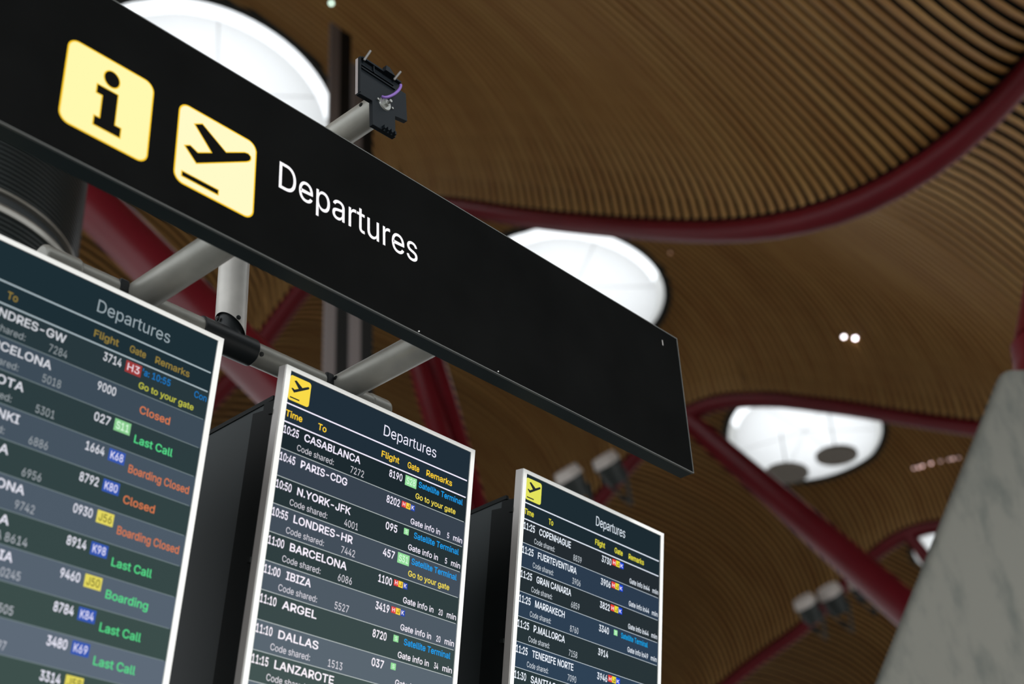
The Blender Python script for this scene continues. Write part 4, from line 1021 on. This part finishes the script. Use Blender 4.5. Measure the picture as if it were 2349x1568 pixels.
for sx_ in (-1, 1):
    MB().tube((dx_ + sx_ * 0.034, 0.031, dz_ + 0.001), (dx_ + sx_ * 0.034, 0.025, dz_ + 0.001), 0.0042, n=12).build('screw', M['steel'], br, smooth=True)
cab = [bk(x, z, y) for x, z, y in ((-1.6525, 0.842, 0.024), (-1.63, 0.855, 0.012), (-1.600, 0.882, 0.002), (-1.575, 0.920, -0.004), (-1.565, 0.948, -0.004))]
cp = np.array([(c[0], yy, c[1]) for c, yy in zip(cab, (0.024, 0.012, 0.002, -0.004, -0.004))])
tt = np.linspace(0, 4, 25)
pts = [tuple(np.polyval(np.polyfit(np.arange(5), cp[:, q], 3), t_) for q in range(3)) for t_ in tt]
MB().path(pts, 0.0052).build('cable', M['cable'], br, smooth=True)

# ================================================================== the three departure screens
MON = [((-2.4060, 0.3206, -0.0962), ((0.9996345621521378, -0.02701848892431718, 0.0008622106183307416), (0.026859186494319134, 0.989126380859646, -0.14459456002340448), (0.0030538912500606154, 0.14456487797437206, 0.9894906112765739))),
       ((-1.2929, 0.3356, -0.0845), ((0.9998911218873151, -0.014663756847916617, -0.0016488195873405754), (0.014247481462437329, 0.9884620652472654, -0.150797065087781), (0.003841047110349479, 0.15075715506143028, 0.988563364967001))),
       ((-0.1852, 0.3339, -0.0782), ((0.9997622835301894, -0.0217394381753209, -0.0016653102781742785), (0.02122646617422678, 0.9879269780479001, -0.15345919059769056), (0.004981321537062113, 0.15338736216835244, 0.988153582983323)))]
HW = 0.41543          # half width of the screen
BOT = -1.478
H1, H2, ROW = 0.1074, 0.1685, 0.08843
LINE_R = 0.409

RED, YEL, BLU, GRN = 'red', 'yel', 'blu', 'grn'
W_ = 'w'
ROWS = {
    0: [dict(dest='LONDRES-GW', dx=(-0.327, -0.0736), code='7284', fl='3714', gate=('H3', RED), r1=("'a: 10:55", 'blue', 0.180, 0.2777), con=1, r2=('Go to your gate', 'lime', 0.1753, 0.3692)),
        dict(dest='BARCELONA', dx=(-0.327, -0.099), code='5018', fl='9000', mid=('Closed', 'orange', 0.193, 0.2978)),
        dict(dest='BOGOTA', dx=(-0.327, -0.163), code='5301', fl='027', gate=('S11', GRN), mid=('Last Call', 'green', 0.193, 0.3245)),
        dict(dest='HELSINKI', dx=(-0.327, -0.156), code='6886', fl='1664', gate=('K68', BLU), mid=('Boarding Closed', 'orange', 0.192, 0.400)),
        dict(dest='A', dx=(-0.194, -0.1663), code='6956', fl='8792', gate=('K80', BLU), mid=('Closed', 'orange', 0.193, 0.298)),
        dict(dest='BARCELONA', dx=(-0.327, -0.099), code='9742', fl='0930', gate=('J56', YEL), mid=('Boarding Closed', 'orange', 0.192, 0.3995)),
        dict(dest='A', dx=(-0.151, -0.123), code='A 8614', cx=-0.152, fl='8914', gate=('K98', BLU), mid=('Last Call', 'green', 0.193, 0.3245)),
        dict(dest='IA', dx=(-0.131, -0.092), code='0245', fl='9460', gate=('J50', YEL), mid=('Boarding', 'green', 0.193, 0.330)),
        dict(dest=None, code='2505', fl='8784', gate=('K84', BLU), mid=('Last Call', 'green', 0.193, 0.3245)),
        dict(dest=None, code='97', cx=-0.083, fl='3480', gate=('K69', BLU), mid=('Last Call', 'green', 0.193, 0.3245)),
        dict(dest=None, code=None, fl='3314', gate=('J58', YEL)),
        dict(dest=None), dict(dest=None), dict(dest=None)],
    1: [dict(t='10:25', dest='CASABLANCA', dx=(-0.327, -0.087), cs=1, code='7272', fl='8190', gate=('S28', GRN), r1=('Satellite Terminal', 'blue'), r2=('Go to your gate', 'yellow')),
        dict(t='10:45', dest='PARIS-CDG', dx=(-0.327, -0.132), fl='8202', hjk=1, gi='5'),
        dict(t='10:50', dest='N.YORK-JFK', dx=(-0.327, -0.104), cs=1, code='4001', fl='095', s=1, r1=('Satellite Terminal', 'blue'), gi='5'),
        dict(t='10:55', dest='LONDRES-HR', dx=(-0.327, -0.082), cs=1, code='7442', fl='457', gate=('S31', GRN), r1=('Satellite Terminal', 'blue'), r2=('Go to your gate', 'yellow')),
        dict(t='11:00', dest='BARCELONA', dx=(-0.327, -0.094), cs=1, code='6086', fl='1100', hjk=1, gi='20'),
        dict(t='11:00', dest='IBIZA', dx=(-0.327, -0.228), cs=1, code='5527', fl='3419', hjk=1, gi='20'),
        dict(t='11:10', dest='ARGEL', dx=(-0.327, -0.191), fl='8720', s=1, r1=('Satellite Terminal', 'blue'), gi='34'),
        dict(t='11:10', dest='DALLAS', dx=(-0.327, -0.170), cs=1, code='1513', fl='037', s=1, gi='34'),
        dict(t='11:15', dest='LANZAROTE', dx=(-0.327, -0.094), cs=1, code='IBS'),
        dict(), dict(), dict(), dict(), dict()],
    2: [dict(t='11:25', dest='COPENHAGUE', dx=(-0.3254, -0.1432), cs=1, code='8839', fl='3730', hjk=1, gi='44'),
        dict(t='11:25', dest='FUERTEVENTURA', dx=(-0.3254, -0.103), cs=1, code='3906', fl='3906', hjk=1, gi='44'),
        dict(t='11:25', dest='GRAN CANARIA', dx=(-0.3254, -0.128), cs=1, code='6859', fl='3822', hjk=1, gi='44'),
        dict(t='11:25', dest='MARRAKECH', dx=(-0.3254, -0.159), cs=1, code='8760', fl='3340', s=1, r1=('Satellite Terminal', 'blue', 0.1784, 0.3483), gi='49'),
        dict(t='11:25', dest='P.MALLORCA', dx=(-0.3254, -0.151), cs=1, code='7158', fl='3914'),
        dict(t='11:25', dest='TENERIFE NORTE', dx=(-0.3254, -0.096), cs=1, code='7090', fl='3946', hjk=1),
        dict(t='11:30', dest='SANTIAGO', dx=(-0.3254, -0.165)),
        dict(), dict(), dict(), dict(), dict(), dict(), dict()],
}
STYLE = {  # left screen's paler rows and dim headings carry its viewing angle in their colours
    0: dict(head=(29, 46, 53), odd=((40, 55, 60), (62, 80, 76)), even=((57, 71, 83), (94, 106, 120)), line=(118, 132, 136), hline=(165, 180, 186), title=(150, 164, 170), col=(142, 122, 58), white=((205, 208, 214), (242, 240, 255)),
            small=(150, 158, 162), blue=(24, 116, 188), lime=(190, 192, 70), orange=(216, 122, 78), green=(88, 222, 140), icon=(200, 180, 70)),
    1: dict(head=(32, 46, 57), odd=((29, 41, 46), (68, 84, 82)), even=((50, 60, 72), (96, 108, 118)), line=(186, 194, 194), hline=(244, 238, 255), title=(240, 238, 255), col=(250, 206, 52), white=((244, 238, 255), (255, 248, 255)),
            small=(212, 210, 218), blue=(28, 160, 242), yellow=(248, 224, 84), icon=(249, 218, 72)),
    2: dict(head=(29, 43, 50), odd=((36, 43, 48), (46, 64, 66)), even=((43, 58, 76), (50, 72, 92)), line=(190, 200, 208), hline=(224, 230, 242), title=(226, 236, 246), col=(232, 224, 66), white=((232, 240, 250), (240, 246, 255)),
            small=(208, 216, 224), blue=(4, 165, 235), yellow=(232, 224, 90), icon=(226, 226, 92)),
}
BOX = {0: {RED: (156, 58, 58), YEL: (226, 214, 96), BLU: (54, 88, 178), GRN: (136, 204, 142)},
       1: {RED: (224, 60, 56), YEL: (250, 214, 70), BLU: (40, 74, 176), GRN: (150, 222, 156)},
       2: {RED: (232, 60, 50), YEL: (234, 218, 60), BLU: (20, 70, 214), GRN: (150, 224, 160)}}
MON_LABEL = ['departures screen at the left edge, cut off, with the orange and green remarks',
             'middle departures screen, white-framed, first row CASABLANCA at 10:25',
             'right-hand departures screen, smallest in view, first row COPENHAGUE at 11:25']


def mixc(a, b, t):
    return tuple(a[i] + (b[i] - a[i]) * t for i in range(3))


for mi, (pos, R3) in enumerate(MON):
    st = STYLE[mi]
    Mx = Matrix(R3).to_4x4()
    Mx.translation = Vector((pos[0], pos[1], pos[2] + Z0))
    inv = Mx.inverted()
    root = bpy.data.objects.new('departures_screen', None)
    COL.objects.link(root)
    root.empty_display_size = 0.1
    # the Empty stands at the foot of the stand; parts are placed through their own matrices
    foot = Vector((pos[0], 0.80, 0))
    root.location = foot
    root['_base'] = tuple(foot)
    tag(root, MON_LABEL[mi], 'departures screen', 'departures screens in a row')

    def put(mb, name, material, parent=root, smooth=False, bevel=0.0):
        m2 = MB()
        m2.v = [Mx @ Vector(p) for p in mb.v]
        m2.f = mb.f
        return m2.build(name, material, parent, smooth, bevel)

    ow, top, bt = 0.4350, 0.0140, BOT - 0.022
    # front bezel frame
    mb = MB()
    mb.box((-ow, -0.004, 0.0), (ow, 0.030, top)).box((-ow, -0.004, bt), (ow, 0.030, BOT))
    mb.box((-ow, -0.004, BOT), (-HW, 0.030, 0.0)).box((HW, -0.004, BOT), (ow, 0.030, 0.0))
    put(mb, 'bezel', M['frame'])
    put(MB().box((-ow - 0.0015, 0.002, bt), (-ow, 0.032, top)), 'bezel_side', M['frame_side'])
    put(MB().box((ow, 0.002, bt), (ow + 0.0015, 0.032, top)), 'bezel_side', M['frame_side'])
    put(MB().box((-ow + 0.020, 0.030, bt + 0.02), (ow - 0.020, 0.110, -0.085)), 'rear_housing', M['rear'])
    # small knobs along the hinge side
    for zk in (-0.145, -0.62, -1.08):
        put(MB().box((-ow - 0.006, 0.034, zk), (-ow + 0.004, 0.050, zk + 0.016)), 'hinge_knob', M['rear'])
    put(MB().box((-ow + 0.012, 0.045, bt + 0.03), (-ow + 0.055, 0.150, -0.115)), 'hinge_rail', M['rear'])
    # screen surface: heading area
    put(MB().box((-HW, 0.0, BOT), (HW, 0.012, 0.0)), 'screen', glow(st['head']))
    # pictogram, title, column headings and heading lines
    ir = round_rect(-0.4135, -0.3262, -0.0945, -0.0118, 0.010, 5)
    ic = put(flat(ir, -0.0008), 'departure_pictogram', glow(st['icon']))
    put(flat(sq(PLANE, -0.4135, -0.3262, -0.0945, -0.0118), -0.0012), 'aircraft_symbol', glow((34, 42, 46)), ic)
    put(flat(sq(DASH, -0.4135, -0.3262, -0.0945, -0.0118), -0.0012), 'runway_line', glow((34, 42, 46)), ic)
    tx1 = (0.250, 0.249, 0.184)[mi]
    put(text_mesh('Departures', 0.0, tx1, -0.0755, 0.0372, -0.0008, 0.004), 'title_lettering', glow(st['title']))
    cols = [('Time', -0.412, -0.344), ('To', -0.2785, -0.2427), ('Flight', 0.0006, 0.0823), ('Gate', 0.1213, 0.1768), ('Remarks', 0.2110, 0.3373)]
    if mi == 2:
        cols = [('Time', -0.4135, -0.3608), ('To', -0.2765, -0.2499), ('Flight', 0.0, 0.0609), ('Gate', 0.1204, 0.1723), ('Remarks', 0.2106, 0.3101)]
    if mi == 0:
        cols = [('Time', -0.405, -0.339), ('To', -0.2672, -0.235), ('Flight', 0.0058, 0.0876), ('Gate', 0.1256, 0.181), ('Remarks', 0.2141, 0.3366)]
    for s, xa, xb in cols:
        put(text_mesh(s, xa, xb, -0.1500, 0.0205, -0.0008, 0.022), 'column_heading', glow(st['col']))
    for zl in (H1, H2):
        put(MB().box((-HW, -0.0007, -zl - 0.0022), (LINE_R, 0.001, -zl + 0.0022)), 'heading_line', glow(st['hline']))
    # flight rows
    for ri, rw in enumerate(ROWS[mi]):
        zt = -H2 - ROW * ri
        zb_ = max(zt - ROW, BOT)
        k = min(1.0, ri / (8.0 if mi == 1 else 9.0))  # rows and text lighten downwards, imitating the screen's viewing-angle glow
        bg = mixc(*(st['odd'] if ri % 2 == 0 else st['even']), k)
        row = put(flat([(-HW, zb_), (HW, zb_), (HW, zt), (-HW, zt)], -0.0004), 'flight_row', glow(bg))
        if zb_ > BOT + 0.01:
            put(flat([(-HW, zb_ - 0.0011), (LINE_R, zb_ - 0.0011), (LINE_R, zb_ + 0.0011), (-HW, zb_ + 0.0011)], -0.0009), 'row_line', glow(st['line']), row)
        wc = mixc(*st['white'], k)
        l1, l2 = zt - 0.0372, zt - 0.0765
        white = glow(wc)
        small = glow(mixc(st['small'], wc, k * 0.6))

        def T(s, xa, xb, z, cap, name, material, bold=0.0, lift=0.0):
            put(text_mesh(s, xa, xb, z, cap, -0.0009 - lift, bold), name, material, row)

        if rw.get('t'):
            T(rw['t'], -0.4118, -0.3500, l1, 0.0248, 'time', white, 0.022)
        elif mi == 0 and rw.get('dest'):
            pass
        if rw.get('dest'):
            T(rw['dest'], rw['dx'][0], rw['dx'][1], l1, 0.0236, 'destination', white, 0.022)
        if rw.get('cs') or (mi == 0 and ri < 4):
            xe = (-0.1904, -0.1972, -0.2342)[mi]
            T('Code shared:', -0.350, xe, l2, 0.0195, 'code_share_note', small)
        if rw.get('code'):
            xs = (-0.1175, -0.1245, -0.1253)[mi]
            xe = (-0.0608, -0.0664, -0.0769)[mi]
            xs = rw.get('cx', xs)
            T(rw['code'], xs, xe, l2 - 0.001, 0.0225, 'code_share_number', small, 0.004)
        if rw.get('fl'):
            w3 = 0.0 if len(rw['fl']) == 4 else 0.008
            off = 0.005 if mi == 0 else 0
            T(rw['fl'], 0.0432 + off + w3, 0.1035 + off, l1, 0.0240, 'flight_number', white, 0.022)
        if rw.get('gate'):
            s, c = rw['gate']
            o5 = 0.005 if mi == 0 else 0
            gz0, gz1 = zt - 0.0435, zt - 0.0085
            g = put(flat([(0.117 + o5, gz0), (0.1705 + o5, gz0), (0.1705 + o5, gz1), (0.117 + o5, gz1)], -0.0008), 'gate_tag', glow(BOX[mi][c]), row)
            tc = {YEL: (112, 106, 48), GRN: (226, 255, 230), RED: (236, 214, 224), BLU: (232, 230, 255)}[c]
            put(text_mesh(s, 0.1235 + o5, 0.1645 + o5, gz0 + 0.007, 0.0215, -0.0012, 0.010), 'gate_code', glow(tc), row)
        if rw.get('hjk'):
            gz0, gz1 = zt - 0.0325, zt - 0.0122
            if mi == 2:
                gz0, gz1 = zt - 0.0325, zt - 0.0085
            for q, (ch, c) in enumerate((('H', RED), ('J', YEL), ('K', BLU))):
                xa = 0.1118 + 0.0206 * q if mi == 1 else 0.1088 + 0.0240 * q
                wd = 0.0204 if mi == 1 else 0.0238
                put(flat([(xa, gz0), (xa + wd, gz0), (xa + wd, gz1), (xa, gz1)], -0.0008), 'gate_tag', glow(BOX[mi][c]), row)
                put(text_mesh(ch, xa + 0.0045, xa + wd - 0.0045, gz0 + 0.0045, 0.0125, -0.0012, 0.02), 'gate_code', glow((120, 96, 30) if c == YEL else (250, 240, 248)), row)
        if rw.get('s'):
            gz0, gz1 = zt - 0.0315, zt - 0.0105
            put(flat([(0.1335, gz0), (0.1560, gz0), (0.1560, gz1), (0.1335, gz1)], -0.0008), 'gate_tag', glow(BOX[mi][GRN]), row)
            put(text_mesh('S', 0.1405, 0.1495, gz0 + 0.005, 0.0115, -0.0012, 0.02), 'gate_code', glow((226, 255, 230)), row)
        if rw.get('r1'):
            r = rw['r1']
            xa, xb = (r[2], r[3]) if len(r) > 2 else (0.1808, 0.3961)
            T(r[0], xa, xb, zt - 0.0325, 0.0197, 'remark', glow(st[r[1]]), 0.018)
        if rw.get('con'):
            T('Con', 0.364, 0.409, zt - 0.0325, 0.0197, 'remark', glow(st['blue']), 0.012)
        if rw.get('r2'):
            r = rw['r2']
            xa, xb = (r[2], r[3]) if len(r) > 2 else (0.1708, 0.3649)
            T(r[0], xa, xb, l2 + 0.002, 0.0185, 'remark', glow(st[r[1]]), 0.016)
        if rw.get('mid'):
            r = rw['mid']
            T(r[0], r[2], r[3], zt - 0.0565, 0.0225, 'remark', glow(st[r[1]]), 0.014)
        if rw.get('gi'):
            if mi == 1:
                T('Gate info in', 0.1595, 0.3000, l2 - 0.001, 0.0190, 'remark', white, 0.014)
                T(rw['gi'], 0.3342 if len(rw['gi']) == 1 else 0.3245, 0.3440, l2 - 0.001, 0.0190, 'minutes', white, 0.014)
                T('min', 0.3640, 0.4085, l2 - 0.001, 0.0190, 'minutes_unit', white, 0.014)
            else:
                T('Gate info in' + rw['gi'], 0.2207, 0.3520, l2 + 0.001, 0.0190, 'remark', white, 0.012)
                T('min', 0.3705, 0.4085, l2 + 0.001, 0.0180, 'minutes_unit', white, 0.010)
    # perforated enclosure behind, upright, its front edge following the tilt of the screen
    xl, xr = pos[0] - 0.367, pos[0] + 0.367
    zt = Z0 - 0.1045
    zb2 = Z0 - 1.52
    yf_t, yf_b = 0.469, 0.752
    yb = 1.22
    mb = MB()
    prof = [(yf_t, zt), (yf_b, zb2), (yb, zb2), (yb, zt)]
    mb.add([(xl, y, z) for y, z in prof] + [(xr, y, z) for y, z in prof],
           [(0, 1, 2, 3), (7, 6, 5, 4), (0, 4, 5, 1), (1, 5, 6, 2), (2, 6, 7, 3), (3, 7, 4, 0)])
    mb.build('enclosure', M['perf'], root, bevel=0.006)
    for x0, x1 in ((xl - 0.004, xl + 0.01), (xr - 0.01, xr + 0.004)):
        mb = MB()
        prof = [(yf_t - 0.004, zt + 0.003), (yb, zt + 0.003), (yb, zt - 0.012), (yf_t - 0.004, zt - 0.012)]
        mb.add([(x0, y, z) for y, z in prof] + [(x1, y, z) for y, z in prof],
               [(0, 1, 2, 3), (7, 6, 5, 4), (0, 4, 5, 1), (1, 5, 6, 2), (2, 6, 7, 3), (3, 7, 4, 0)])
        mb.build('enclosure_edge', M['rear'], root)
    # dark collar joining screen and enclosure
    mb = MB()
    c0 = Mx @ Vector((0, 0.10, -0.05))
    c1 = Mx @ Vector((0, 0.10, -1.40))
    prof = [(c0.y, zt - 0.02), (c1.y, zb2 + 0.05), (yf_b + 0.02, zb2 + 0.05), (yf_t + 0.02, zt - 0.02)]
    mb.add([(xl + 0.01, y, z) for y, z in prof] + [(xr - 0.01, y, z) for y, z in prof],
           [(0, 1, 2, 3), (7, 6, 5, 4), (0, 4, 5, 1), (1, 5, 6, 2), (2, 6, 7, 3), (3, 7, 4, 0)])
    mb.build('collar', M['rear'], root)
    MB().box((pos[0] - 0.09, 0.86, 0.0), (pos[0] + 0.09, 1.04, zb2)).build('stand_post', M['tube'], root)
    MB().box((pos[0] - 0.35, 0.70, 0.0), (pos[0] + 0.35, 1.20, 0.03)).build('stand_base', M['rear'], root)

for o in sc.objects:
    if '_base' in o:
        del o['_base']
